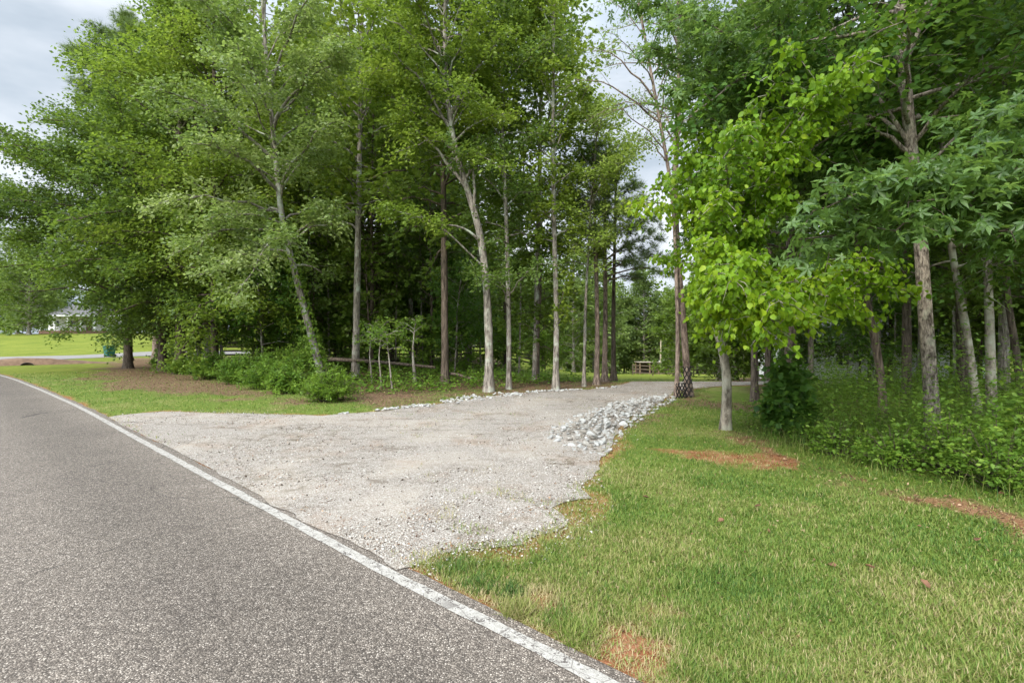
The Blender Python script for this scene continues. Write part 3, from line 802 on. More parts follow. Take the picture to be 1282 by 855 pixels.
def hero_trees():
    D = lambda **k: dict(BP, **k)
    # --- leaning tree with ivy, left
    d = 16.0
    path = [W(407, 486, d), W(398, 450, d), W(383, 395, d), W(366, 330, d), W(350, 260, d), W(345, 190, d), W(336, 110, d), W(330, 30, d), W(326, -70, d)]
    path[0][2] = 0
    limbs = [(5.2, W(215, 320, 13.8), .05, dict(tint=.75)), (5.0, W(290, 380, 13.6), .04, dict(tint=.6)), (6.5, W(250, 180, 13.5), .06, dict(tint=.75)), (6.4, W(420, 150, 14), .05),
             (7.5, W(190, 110, 14), .06), (8, W(300, 60, 13.4), .05), (8.5, W(430, 60, 14.3), .05), (5.8, W(180, 260, 14.2), .05, dict(tint=.7)), (4.2, W(250, 345, 13.4), .04, dict(tint=.8)),
             (4.4, W(345, 300, 13.5), .03), (4.8, W(430, 270, 15), .03), (9.4, W(240, -10, 14), .05), (9.8, W(400, -20, 14), .05)]
    def ivy(f, w, tr, rad): pass
    t = make_tree('leaning_tree', 'leaning pale trunk wrapped in ivy behind the bright rounded shrub', 'tree', None, path, .125, .04,
              D(n=34, z0=4.0, z1=14, R=3.6, lpm=75, leaf=.135, e0=.0, e1=.8), 'leaf_pale', 'bark_grey', KITE, limbs, seed=1)
    # ivy on its trunk
    f = Fol(); tr = resample(path, 60); tr = tr[tr[:, 2] < 4.6]
    for rep in range(1100):
        k = int(len(tr) * random.random() ** 1.5); k = min(k, len(tr) - 1); a = random.uniform(0, 6.3); rr = .19 + random.uniform(-.01, .07)
        o = np.array([math.cos(a), math.sin(a), 0])
        f.add((tr[k] + o * rr + [0, 0, random.uniform(-.08, .08)])[None], (np.array([0, 0, -1.0]) + o * .4 + rng.normal(0, .4, 3))[None], (o + rng.normal(0, .3, 3))[None], np.array([random.uniform(.06, .13)]), np.array([random.random()]))
    base = np.asarray(path[0]); link('ivy', f.mesh('ivy', BROAD, base), M['leaf_bright'], t)

    # --- the spreading trees of the left mass
    def col_at(px, d): x = (px - CX) / F * d; return np.array([x, d, float(height(x, d))])
    def upright(px, d, h, lean=(0, 0)):
        b = col_at(px, d); return [b, b + [lean[0] * .3, lean[1] * .3, h * .35], b + [lean[0] * .7, lean[1] * .6, h * .7], b + [lean[0], lean[1], h]]
    P2 = D(n=74, z0=1.9, z1=14.5, R=6.8, e0=-.12, e1=.85, subs=4.2, sublen=1.3, lpm=52, leaf=.16, spread=.2)
    make_tree('spreading_tree', 'widest low branching tree at the outer end of the wood, near the green bin', 'tree', None, upright(160, 26.5, 15.0), .2, .05, dict(P2, z0=2.9, z1=11.0, R=7.4, e0=.02), 'leaf_mid', 'bark_dark', KITE,
              [(7.5, W(-50, 170, 23), .07), (6.5, W(-40, 250, 21), .06), (3.6, W(-20, 372, 22), .05, dict(bare=.7, subs=2)), (5, W(-25, 300, 23), .07), (7, W(-30, 240, 24), .07), (4, W(95, 335, 20), .06), (8, W(30, 200, 24), .06)], seed=2)
    make_tree('spreading_tree', 'second tree in from the green bin, dark trunk under a drooping crown', 'tree', None, upright(203, 24.5, 16), .19, .05, dict(P2, z1=11.5, R=5.6, n=66), 'leaf_deep', 'bark_dark', KITE, [(3.8, W(120, 395, 21), .05), (3.6, W(240, 390, 19.5), .05)], seed=3)
    make_tree('spreading_tree', 'thick dark trunk in the middle of the shaded left row of trunks', 'tree', None, upright(226, 22.5, 17), .24, .06, dict(P2, z0=2.3, z1=16.5, R=5.2, n=66), 'leaf_mid', 'bark_dark', KITE, [(4.2, W(150, 210, 18), .05), (6.2, W(120, 100, 19), .06)], seed=4)
    make_tree('spreading_tree', 'dark trunked tree right behind the leafy shrub bank, crown hanging over it', 'tree', None, upright(268, 20.5, 16.5), .14, .05, dict(P2, z0=2.3, z1=16, R=4.4, n=58), 'leaf_yel', 'bark_dark', KITE, [(3.3, W(300, 385, 17), .04), (7, W(330, 130, 17), .05)], seed=5)
    # --- centre trees
    d = 14.9
    b = g3(612, 490); 
    pathc = [np.array([b[0], d, 0]), W(613, 440, d), W(611, 390, d), W(607, 330, d), W(601, 285, d), W(586, 240, d), W(568, 185, d), W(560, 120, d), W(556, 40, d + .3), W(560, -60, d + .5)]
    make_tree('forked_tree', 'tall forked tree with pale peeling limbs and rough base beside the gravel edge', 'tree', None, pathc, .135, .045,
              D(n=44, z0=7.0, z1=14, R=4.0, tint=.6, leaf=.13, lpm=78, e0=.1), 'leaf_yel', 'bark_grey', KITE,
              [(4.6, W(545, 280, 14), .05, dict(bare=.85)), (5.6, W(600, 150, 14.6), .05, dict(bare=.75)), (6.2, W(500, 150, 14.2), .06, dict(bare=.65)), (6.5, W(640, 110, 14.8), .05, dict(bare=.5)),
               (8, W(480, 60, 13.5), .05), (8.5, W(640, 40, 13.5), .05), (3.8, W(480, 260, 14), .03, dict(bare=.6)), (7.2, W(450, 110, 14.5), .05)], seed=6)
    d = 15.6; b = g3(637, 487)
    make_tree('slender_tree', 'slender straight tree just right of the forked trunk', 'tree', None, [np.array([(637 - CX) / F * d, d, 0]), W(637, 380, d), W(633, 250, d), W(627, 130, d), W(622, -60, d)], .083, .03,
              D(n=38, z0=4.6, z1=14, R=2.6, leaf=.125, lpm=70), 'leaf_deep', 'bark_grey', KITE, [(3.0, W(680, 330, 14.6), .025, dict(tint=.7)), (2.6, W(620, 345, 14), .02), (3.2, W(590, 340, 14.4), .02)], seed=7)
    d = 15.4
    make_tree('slender_tree', 'straight pale trunk standing alone at the rim of the driveway, narrow yellow green crown', 'tree', None, [np.array([(696 - CX) / F * d, d, 0]), W(697, 400, d), W(694, 300, d), W(692, 180, d), W(694, -60, d)], .10, .03,
              D(n=46, z0=4.4, z1=13.5, R=1.25, prof=prof_col, leaf=.13, lpm=60, sublen=.55, subs=4.5, tint=.6, e0=.2, e1=.7), 'leaf_yel', 'bark_grey', BROAD, [(2.2, W(712, 350, 15.2), .012), (1.6, W(706, 385, 15.2), .01)], seed=8)
    # --- three pines at the bend
    def pine_limbs(specs, d): return [(z, W(px, py, d + random.uniform(-1.2, .6)), .035, {}) for z, px, py in specs]
    PN = D(n=22, z0=8.0, z1=15, R=2.6, leaf=.26, lpm=24, spread=.08, droop=-.1, subs=4.5, sublen=.55, e0=.05, e1=.7, up=.6, subup=.2, bare=.35)
    d = 17
    make_tree('pine_tree', 'nearest of three close pines where the driveway bends, slim brown trunk', 'pine tree', None, [np.array([(747 - CX) / F * d, d, 0]), W(748, 400, d), W(744, 250, d), W(742, 190, d)], .10, .04, dict(PN, z0=4.5, z1=8.2, R=1.3), 'needle', 'bark_pine', NEED, seed=9)
    d = 18.5
    make_tree('pine_tree', 'middle pine of the three at the bend, long needled boughs over the gap', 'pine tree', None, [np.array([(757 - CX) / F * d, d, 0]), W(758, 380, d), W(757, 260, d), W(760, 200, d)], .11, .04,
              dict(PN, z0=4.4, z1=8.0, n=14, R=1.7), 'needle', 'bark_pine', NEED,
              pine_limbs([(4.2, 838, 325), (4.6, 830, 300), (5.2, 822, 275), (4.4, 800, 330), (5.6, 805, 250), (4.0, 845, 345), (3.8, 805, 350)], d), seed=10)
    d = 19.5
    make_tree('pine_tree', 'dark rearmost pine of the three at the driveway bend', 'pine tree', None, [np.array([(768 - CX) / F * d, d, 0]), W(768, 380, d), W(770, 280, d), W(772, 215, d)], .10, .04, dict(PN, z0=4.6, z1=8.0, n=13, R=1.5), 'needle', 'bark_dark', NEED, seed=11)
    d = 16.4
    make_tree('tall_tree', 'rounded light green tree in front of the three pines at the bend', 'tree', None, [np.array([(731 - CX) / F * d, d, 0]), W(733, 380, d), W(740, 250, d), W(750, 140, d)], .06, .02,
              D(n=54, z0=4.0, z1=9.4, R=2.1, leaf=.12, lpm=62, tint=.7, sublen=.7), 'leaf_fresh', 'bark_grey', KITE, seed=31)
    # --- two tall trunks right of the drive
    d = 13.4
    PR = D(n=22, z0=6.6, z1=11.5, R=2.8, leaf=.10, lpm=26, spread=.12, subs=3, sublen=.8, e0=.3, e1=.9, tint=.45)
    make_tree('tall_tree', 'thin brown trunk rising out of the black lattice beside the driveway', 'tree', None, [np.array([(847 - CX) / F * d, d, 0]), W(849, 420, d), W(846, 320, d), W(842, 240, d), W(815, 90, d), W(790, -50, d)], .06, .03, PR, 'leaf_pale', 'bark_pine', NARROW,
              [(7.6, W(720, 100, 13), .03, dict(bare=.6, lpm=14)), (8.2, W(745, 60, 13), .03, dict(bare=.5, lpm=16)), (6.5, W(800, 170, 13), .02)], seed=12)
    d = 13.6
    make_tree('tall_tree', 'thicker mottled trunk next to the black lattice, on brown mulch', 'tree', None, [np.array([(863 - CX) / F * d, d, 0]), W(858, 440, d), W(853, 380, d), W(847, 300, d), W(845, 240, d), W(850, 100, d), W(850, -50, d)], .105, .04, PR, 'leaf_pale', 'bark_pine', NARROW, [(7, W(800, 130, 13.2), .03), (8, W(900, 60, 14), .03)], seed=13)

    # --- right side
    # dogwood with lime leaves
    d = 8.4
    base = g3(908, 538)
    pathd = [base, W(911, 500, d), W(910, 462, d), W(901, 425, d), W(893, 395, d), W(890, 350, d - .2), W(900, 290, d - .4), W(930, 220, d - .6), W(950, 150, d - .8)]
    PD = D(leaf=.086, lpm=62, spread=.055, droop=.5, hang=.35, subs=8.5, sublen=.5, up=.7, tint=.55, arch=.08, subup=.0, bare=.3, n=8, z0=2.6, z1=4.9, R=1.8, e0=.1, e1=.5, prof=prof_round)
    tips = [(2.4, 872, 238, 7.2), (2.8, 852, 190, 7.0), (1.95, 895, 345, 6.4), (1.9, 905, 370, 5.9), (2.1, 895, 300, 6.2), (1.8, 925, 400, 6.0), (1.85, 965, 418, 5.8), (1.7, 1000, 400, 5.9), (1.9, 1060, 370, 5.8),
            (2.0, 1138, 365, 6.2), (2.2, 1100, 345, 6.4), (2.1, 980, 380, 5.4), (2.3, 1040, 330, 6.6), (2.5, 1120, 330, 7.2), (2.8, 1010, 170, 6.0), (3.2, 1055, 110, 5.9), (3.0, 930, 150, 5.8), (3.3, 1130, 28, 6.2),
            (3.4, 1000, 60, 6.0), (2.7, 880, 165, 7.2), (2.4, 905, 240, 6.2), (2.2, 940, 320, 5.8), (3.0, 865, 130, 7.5), (2.6, 985, 255, 6.4), (2.1, 920, 350, 5.5), (3.5, 1080, 70, 5.4), (2.0, 1090, 400, 6.6), (1.9, 900, 330, 6.0), (1.85, 950, 380, 6.2), (2.2, 900, 275, 7.0), (2.3, 900, 200, 7.0), (2.0, 1010, 350, 6.0), (1.9, 940, 390, 6.4), (2.4, 950, 280, 6.8)]
    make_tree('dogwood_tree', 'crooked grey dogwood with bright lime green leaves at the lawn corner', 'tree', None, pathd, .088, .03, PD, 'leaf_lime', 'bark_pale', OVAL,
              [(z, W(px, py, dd), .022, dict(tint=.42 + .22 * (py > 200) * random.random(), tvar=.06)) for z, px, py, dd in tips], seed=14, flare=.35)
    # oak by the weeds
    d = 7.1
    patho = [g3(1171, 562), W(1166, 500, d), W(1160, 420, d), W(1153, 300, d), W(1143, 200, d), W(1133, 110, d), W(1127, 20, d), W(1124, -120, d), W(1126, -420, d)]
    make_tree('oak_tree', 'rough barked tall oak with lichen patches, its foot sunk in bright weeds', 'tree', None, patho, .092, .055,
              D(n=48, z0=4.2, z1=11, R=3.4, leaf=.12, lpm=64, tint=.4), 'leaf_maple', 'bark_oak', KITE, [(4.0, W(1250, 150, 6.6), .03), (3.6, W(1060, 220, 7.8), .03), (4.4, W(1010, 60, 7.2), .03)], seed=15, sides=20)
    # sweetgum behind the dogwood
    d = 10.2
    pg = [np.array([(988 - CX) / F * d, d, 0]), W(989, 420, d), W(991, 320, d), W(985, 180, d), W(975, 40, d), W(970, -120, d)]
    PS = D(leaf=.14, lpm=42, spread=.09, droop=.35, subs=6, sublen=.6, up=.9, n=36, z0=3.2, z1=9.2, R=2.8, tint=.55, e0=.0, e1=.7)
    make_tree('sweetgum_tree', 'sweetgum with star shaped leaves rising behind the lime dogwood', 'tree', None, pg, .12, .04, PS, 'leaf_star', 'bark_dark', STAR,
              [(5.2, W(815, 60, 7.4), .03), (5.4, W(850, 20, 7.0), .03), (4.9, W(840, 110, 7.2), .03), (5.0, W(885, 150, 7.2), .03), (5.6, W(900, 40, 6.6), .03), (5.8, W(780, -10, 7.6), .03), (5.1, W(930, 90, 7.0), .03), (6.2, W(960, 0, 6.6), .03)], seed=16)
    # sweetgum whose boughs come in from the side
    b = np.array([7.6, 5.2, 0]); pr = [b, b + [-.1, 0, 2], b + [0, .1, 4], b + [-.1, .1, 8]]
    make_tree('sweetgum_tree', 'sweetgum with star leaved boughs hanging in front of the oak trunk', 'tree', None, pr, .11, .04, dict(PS, n=26, z0=3.0, z1=7.8, R=2.4), 'leaf_star', 'bark_dark', STAR,
              [(2.3, W(1030, 262, 4.7), .03, dict(bare=.35)), (2.2, W(1000, 300, 4.9), .03, dict(bare=.4)), (2.5, W(1090, 235, 4.6), .03), (2.4, W(1170, 250, 4.4), .03), (2.3, W(1120, 290, 4.5), .03), (3, W(1220, 150, 4.8), .03), (2.1, W(1250, 290, 4.6), .02), (2.4, W(1270, 210, 4.4), .02)], seed=17)
    # slim right hand trunks
    PY = D(n=36, z0=2.9, z1=8.6, R=2.1, leaf=.115, lpm=66, sublen=.75, tint=.5)
    def slim(px, d, pts, r, lab, bark, leafm, P=PY, seed=0):
        b = [np.array([(px - CX) / F * d, d, float(height((px - CX) / F * d, d))])] + [W(a, c, d) for a, c in pts]
        make_tree('slim_tree', lab, 'tree', None, b, r, .025, P, leafm, bark, KITE, seed=seed, sides=9)
    slim(1106, 9.3, [(1103, 460), (1089, 395), (1075, 330), (1068, 200), (1062, 20), (1060, -150)], .075, 'dark bent young trunk halfway between dogwood and oak', 'bark_dark', 'leaf_maple', seed=18)
    slim(1226, 9.0, [(1215, 440), (1202, 370), (1190, 310), (1180, 200), (1172, 60), (1170, -150)], .07, 'smooth grey trunk tilting toward the oak from behind', 'bark_pale', 'leaf_maple', seed=19)
    slim(1243, 9.2, [(1239, 420), (1236, 320), (1233, 240), (1226, 120), (1222, -150)], .085, 'upright pale barked trunk beside the tilting grey one', 'bark_pale', 'leaf_mid', seed=20)
    slim(1282, 10.5, [(1270, 420), (1258, 370), (1262, 300), (1255, 100), (1250, -100)], .07, 'dark leaning trunk at the very edge of the wood by the frame', 'bark_dark', 'leaf_deep', seed=21)
    slim(1205, 12.5, [(1204, 380), (1196, 250), (1190, 100), (1186, -100)], .13, 'thick ivy dark trunk standing in deep shade behind the pale pair', 'bark_dark', 'leaf_deep', seed=22)
    slim(945, 12.5, [(943, 380), (940, 250), (930, 100), (925, -50)], .09, 'dark trunk just behind the dogwood, half hidden by leaves', 'bark_dark', 'leaf_maple', dict(PY, z0=3.0, z1=9, R=2.2), seed=23)
hero_trees()

# ------------------------------------------------------------------ trees repeated through the wood
def wood_variants():
    D = lambda **k: dict(BP, **k); out = {}
    def up(h, lean=.4):
        a = random.uniform(0, 6.3); l = np.array([math.cos(a), math.sin(a), 0]) * random.uniform(.2, lean)
        return [np.zeros(3), l * .3 + [0, 0, h * .3], l * .5 + rng.normal(0, .06, 3) + [0, 0, h * .6], l + [0, 0, h]]
    specs = [
        ('tallA', 17, .14, D(n=56, z0=4.6, z1=16.5, R=3.4, leaf=.30, lpm=12, spread=.2, subs=3.4, sublen=1.15), 'leaf_mid', 'bark_dark', SPRAY),
        ('tallB', 19, .16, D(n=58, z0=6.0, z1=18.5, R=3.8, leaf=.32, lpm=11, spread=.2, subs=3.2, sublen=1.25), 'leaf_yel', 'bark_grey', SPRAY),
        ('tallC', 15, .10, D(n=50, z0=3.8, z1=14.6, R=2.9, leaf=.28, lpm=13, spread=.18, subs=3.6, sublen=1.0), 'leaf_deep', 'bark_dark', SPRAY),
        ('pole', 12.5, .05, D(n=34, z0=4.2, z1=12.2, R=1.5, leaf=.26, lpm=14, spread=.14, subs=4, sublen=.6, prof=prof_col), 'leaf_mid', 'bark_grey', SPRAY),
        ('edge', 12, .12, D(n=54, z0=2.0, z1=11.6, R=4.0, leaf=.32, lpm=12, spread=.2, subs=3.2, sublen=1.25, e0=-.05, e1=.8), 'leaf_mid', 'bark_dark', SPRAY),
        ('under', 6.5, .055, D(n=32, z0=1.5, z1=6.3, R=2.2, leaf=.28, lpm=14, spread=.14, subs=4, sublen=.75, e0=.05, e1=.7), 'leaf_mid', 'bark_dark', SPRAY),
        ('underB', 5.0, .04, D(n=26, z0=1.2, z1=4.8, R=1.9, leaf=.13, lpm=50, spread=.12, subs=4.5, sublen=.7, e0=.0, e1=.6), 'leaf_maple', 'bark_grey', BROAD),
        ('brush', 2.6, .02, D(n=26, z0=.3, z1=2.4, R=1.5, leaf=.26, lpm=14, spread=.12, subs=5, sublen=.55, e0=.1, e1=.7), 'leaf_shrub', 'bark_dark', SPRAY),
        ('pine', 24, .2, D(n=40, z0=12, z1=23.6, R=3.2, leaf=.40, lpm=24, spread=.14, droop=-.1, subs=4.2, sublen=.85, e0=.0, e1=.7, up=.6, prof=prof_round), 'needle', 'bark_pine', NEED),
    ]
    for nm, h, r, P, lm, bm, tm in specs:
        path = up(h)
        w = Wood(); f = Fol()
        tr, rad = trunk_to(w, [np.array([0, 0, -.3])] + path, r, .03, random.randint(1, 99), 9)
        auto_limbs(f, w, tr, rad, P)
        out[nm] = (w.mesh('trunk'), f.mesh('crown', tm), lm, bm)
        out[nm][0].materials.append(M[bm]); out[nm][1].materials.append(M[lm])
        out[nm][0].polygons.foreach_set('use_smooth', np.ones(len(out[nm][0].polygons), bool))
        print('variant', nm, f.count())
    return out
WV = wood_variants()
first = {}
def plant_variant(kind, name, x, y, rz, s, label, group, cat='tree', sz=None):
    key = (kind)
    if key not in first:
        root = empty(name, (0, 0, 0)); link('trunk', WV[kind][0], None, root); link('crown', WV[kind][1], None, root)
        tag(root, label, cat, group); first[key] = root
        root.location = (x, y, float(height(x, y))); root.rotation_euler = (0, 0, rz); root.scale = (s, s, s if sz is None else sz)
        return root
    r = copy_tree(first[key], (x, y, float(height(x, y))), rz, s, label, group)
    r.name = name; r['category'] = cat
    if sz is not None: r.scale = (s, s, sz)
    return r

LAB = {'pole': ('slim_tree', 'thin pole like young hardwood', 'tree'), 'brush': ('bush', 'waist high leafy bush', 'bush'), 'edge': ('broad_tree', 'low branching broad tree', 'tree'), 'tallA': ('hardwood_tree', 'mid green hardwood with dark trunk', 'tree'), 'tallB': ('hardwood_tree', 'yellowish hardwood with greyish trunk', 'tree'), 'tallC': ('hardwood_tree', 'slender deep green hardwood', 'tree'),
       'under': ('understory_tree', 'small mid green understory tree', 'tree'), 'underB': ('understory_tree', 'broad leaved young tree', 'tree'), 'pine': ('pine_tree', 'tall pine with high crown', 'pine tree')}
def scatter(region, poly, N, mind, kinds, where, seed, keep=None):
    r = random.Random(seed); pts = []; xs = [p[0] for p in poly]; ys = [p[1] for p in poly]
    t = 0
    while len(pts) < N and t < 20000:
        t += 1
        x = r.uniform(min(xs), max(xs)); y = r.uniform(min(ys), max(ys))
        if not inside(poly, np.array([x]), np.array([y]))[0]: continue
        if keep and not keep(x, y): continue
        if any((x - a) ** 2 + (y - b) ** 2 < mind ** 2 for a, b in pts): continue
        pts.append((x, y))
    for x, y in pts:
        k = r.choice(kinds); nm, lb, cat = LAB[k]
        plant_variant(k, nm, x, y, r.uniform(0, 6.3), r.uniform(.82, 1.15), f'{lb} {where}', f'{lb}s {where}', cat)
    print(region, len(pts))
# left and middle wood
WL = [(-15.5, 24.5), (-8.5, 19.5), (-4.5, 18.0), (1.2, 17.0), (4.2, 21), (4.8, 27), (0, 40), (-14, 41), (-26, 40), (-27, 31), (-20, 29)]
scatter('left', WL, 22, 3.0, ['tallA', 'tallB', 'tallB', 'tallC'], 'inside the wood left of the driveway', 3, lambda x, y: -.72 < x / y < .05)
scatter('leftpole', WL, 26, 1.5, ['pole'], 'among the bigger trunks of the left wood', 24, lambda x, y: -.74 < x / y < .13)
scatter('leftu', WL, 20, 2.4, ['under', 'underB'], 'inside the wood left of the driveway', 4, lambda x, y: -.74 < x / y < .12)
WR = [(6.6, 15), (9.5, 10.5), (9.3, 6.5), (14, 6), (40, 16), (44, 40), (24, 44), (13, 32), (10.4, 24)]
keepR = lambda x, y: not (x / y < .50 and y > 15)
scatter('right', WR, 27, 2.9, ['tallA', 'tallB', 'tallC', 'tallC'], 'inside the wood right of the driveway', 5, keepR)
scatter('rightpole', WR, 14, 1.7, ['pole'], 'among the bigger trunks of the right wood', 25, keepR)
scatter('rightu', WR, 26, 2.2, ['under', 'underB'], 'inside the wood right of the driveway', 6, keepR)
WLb = [(-30, 40.5), (-27, 31), (-20, 30.5), (-10, 33), (0, 34), (4.5, 27), (7.5, 30), (3, 44), (-14, 41), (-28, 44)]
scatter('leftback', WLb, 5, 4.6, ['edge'], 'at the back of the wood left of the driveway', 8, lambda x, y: -.72 < x / y < .04)
WLm = [(-19, 28), (-14, 26), (-6, 23.5), (2, 22), (2.6, 27), (0, 38), (-14, 39.5), (-26, 39), (-24, 31)]
scatter('brush', WLm, 18, 2.2, ['brush'], 'in the shade between the left wood trunks', 14, lambda x, y: x / y < .12)
WRb = [(16, 26), (24, 23), (40, 22), (50, 34), (40, 40), (24, 36), (14, 34)]
scatter('rightback', WRb, 9, 4.8, ['edge'], 'at the back of the wood right of the driveway', 9, lambda x, y: x / y > .47)
WRc = [(9, 13.5), (11, 10.8), (16, 10), (26, 14), (24, 22), (12, 20)]
scatter('rightmid', WRc, 5, 3.6, ['edge'], 'in the middle of the wood right of the driveway', 10, lambda x, y: x / y > .47)
# a few pines that show above the left wood
for x, y, s, lb in ((-28.6, 36, 1.06, 'tall pine poking above the outer end of the left wood'), (-13.5, 34, 1.0, 'tall pine topping the wood behind the leaning tree'), (-29.5, 40, 1.0, 'second pine close behind the one over the left wood'), (-10, 36, .95, 'pine crown showing between the leaning and forked trees')):
    plant_variant('pine', 'pine_tree', x, y, x, s * 1.28, lb, 'pines above the left wood', 'pine tree', s)

# ------------------------------------------------------------------ far tree lines
def far_trees():
    D = lambda **k: dict(BP, **k); vs = []
    for i, (h, R, lm) in enumerate(((17, 5.0, 'leaf_far'), (20, 4.6, 'leaf_far'), (14, 5.2, 'leaf_mid'))):
        w = Wood(); f = Fol()
        tr, rad = trunk_to(w, [np.zeros(3), np.array([.2, 0, h * .5]), np.array([0, .2, h])], .24, .04, i, 7)
        auto_limbs(f, w, tr, rad, D(n=60, z0=.8, z1=h * .97, R=R, leaf=.62, lpm=9, spread=.3, subs=1.9, sublen=1.9, e0=0, e1=.9, tvar=.2))
        a, b = w.mesh('trunk'), f.mesh('crown', SPRAY); a.materials.append(M['bark_grey']); b.materials.append(M[lm]); vs.append((a, b)); print('far', f.count())
    r = random.Random(12); roots = [None] * 3
    def put(x, y, s, lab, grp, k):
        if roots[k] is None:
            t = empty('far_tree', (0, 0, 0)); link('trunk', vs[k][0], None, t); link('crown', vs[k][1], None, t); t['category'] = 'tree'; roots[k] = t
            t.location = (x, y, float(height(x, y))); t.scale = (s, s, s); t['label'] = lab; t['group'] = grp
        else: copy_tree(roots[k], (x, y, float(height(x, y))), r.uniform(0, 6.3), s, lab, grp)
    for row, (yy, n) in enumerate(((108, 34), (118, 36))):
        for i in range(n):
            x = -40 + i * (120 / n) + r.uniform(-1.5, 1.5); y = yy + r.uniform(-5, 5)
            put(x, y, r.uniform(.85, 1.2), 'leafy tree in the distant woodline beyond the far field' , 'trees of the distant woodline', r.randrange(3))
    for i in range(22):
        x = -150 + i * 5.2 + r.uniform(-1, 1); y = 122 + r.uniform(-5, 5) - (0 if i > 6 else 14)
        put(x, y, r.uniform(.8, 1.05), 'leafy tree behind the sloping lawn past the green bin', 'trees behind the sloping lawn', r.randrange(3))
    for x, y, s, k, lb in ((-78, 78, .95, 0, 'round oak on the far lawn, nearest to the white columned house'), (-84, 84, .9, 2, 'low oak beside the round one on the far lawn'), (-90, 88, .9, 1, 'taller tree at the outer side of the far lawn')):
        put(x, y, s, lb, 'trees on the far lawn', k)
    for x, y, s, k, lb in ((-104, 97, .8, 2, 'low bushy tree outermost beside the far lawn'), (-98, 101, .75, 0, 'second bushy tree outermost beside the far lawn'), (-110, 103, .85, 1, 'taller bushy tree behind the outermost far lawn pair'), (-94, 112, .8, 2, 'bushy tree just behind the white columned house')):
        put(x, y, s, lb, 'trees on the far lawn', k)
    # trees behind the pasture fence, seen through the trunks
    for i in range(14):
        x = -44 + i * 4.3 + r.uniform(-1, 1); y = 66 + r.uniform(-4, 6)
        put(x, y, r.uniform(.75, 1.0), 'leafy tree at the back of the fenced pasture', 'trees behind the pasture', r.randrange(3))
    for i in range(9):
        x = 19 + i * 5 + r.uniform(-1, 1); y = 52 + i * .6 + r.uniform(-3, 3)
        put(x, y, r.uniform(.6, .8), 'leafy tree on the slope behind the white farmhouse', 'trees on the slope behind the farmhouse', r.randrange(3))
    for x, y, s, k, lb in ((11.8, 27.5, .42, 2, 'low broad tree overhanging the far drive behind the lattice trunks'), (14.6, 31.5, .5, 0, 'second broad tree behind the lattice trunks'),):
        put(x, y, s, lb, 'broad trees behind the lattice trunks', k)
far_trees()

# ------------------------------------------------------------------ shrubs and undergrowth
def shrub(name, label, cat, x, y, R, Hh, leafm, n_stem, lpm, leaf, tmpl=KITE, group=None, droop=.2, bark='bark_dark'):
    w = Wood(); f = Fol(); base = np.array([x, y, float(height(x, y))])
    for i in range(n_stem):
        a = random.uniform(0, 6.3); e = math.acos(random.uniform(.05, 1) ** .9)
        rr = R * math.sin(e) * random.uniform(.6, 1.05); hh = Hh * (math.cos(e) * .9 + .12) * random.uniform(.7, 1.1)
        tip = base + [math.cos(a) * rr, math.sin(a) * rr, hh]
        mid = base + (tip - base) * .5 + [0, 0, hh * .18]
        s0 = base + [math.cos(a) * R * .12, math.sin(a) * R * .12, -.03]
        pts = np.array([s0, mid, tip]); w.tube(resample(pts, 6), np.linspace(.008, .002, 6), 4)
        L = np.linalg.norm(tip - base)
        tb = random.gauss(.5, .15)
        p2 = resample(pts, 6)
        for q in range(max(2, int(L * 5))):
            u = .3 + .7 * random.random(); k = min(int(u * 5), 4); b = p2[k] + (p2[k + 1] - p2[k]) * (u * 5 - k)
            dv = norm(rng.normal(0, 1, 3) * [1, 1, .5] + [0, 0, .25]); t2 = b + dv * random.uniform(.12, .28) * (R + .3)
            leaves_on(f, np.array([b, t2]), int(lpm * .25), leaf, leaf * .5, droop, 1.0, tb, .1)
    root = empty(name, tuple(base)); tag(root, label, cat, group)
    link('stem', w.mesh('stem', base), M[bark], root); link('foliage', f.mesh('foliage', tmpl, base), M[leafm], root)
    return f.count()
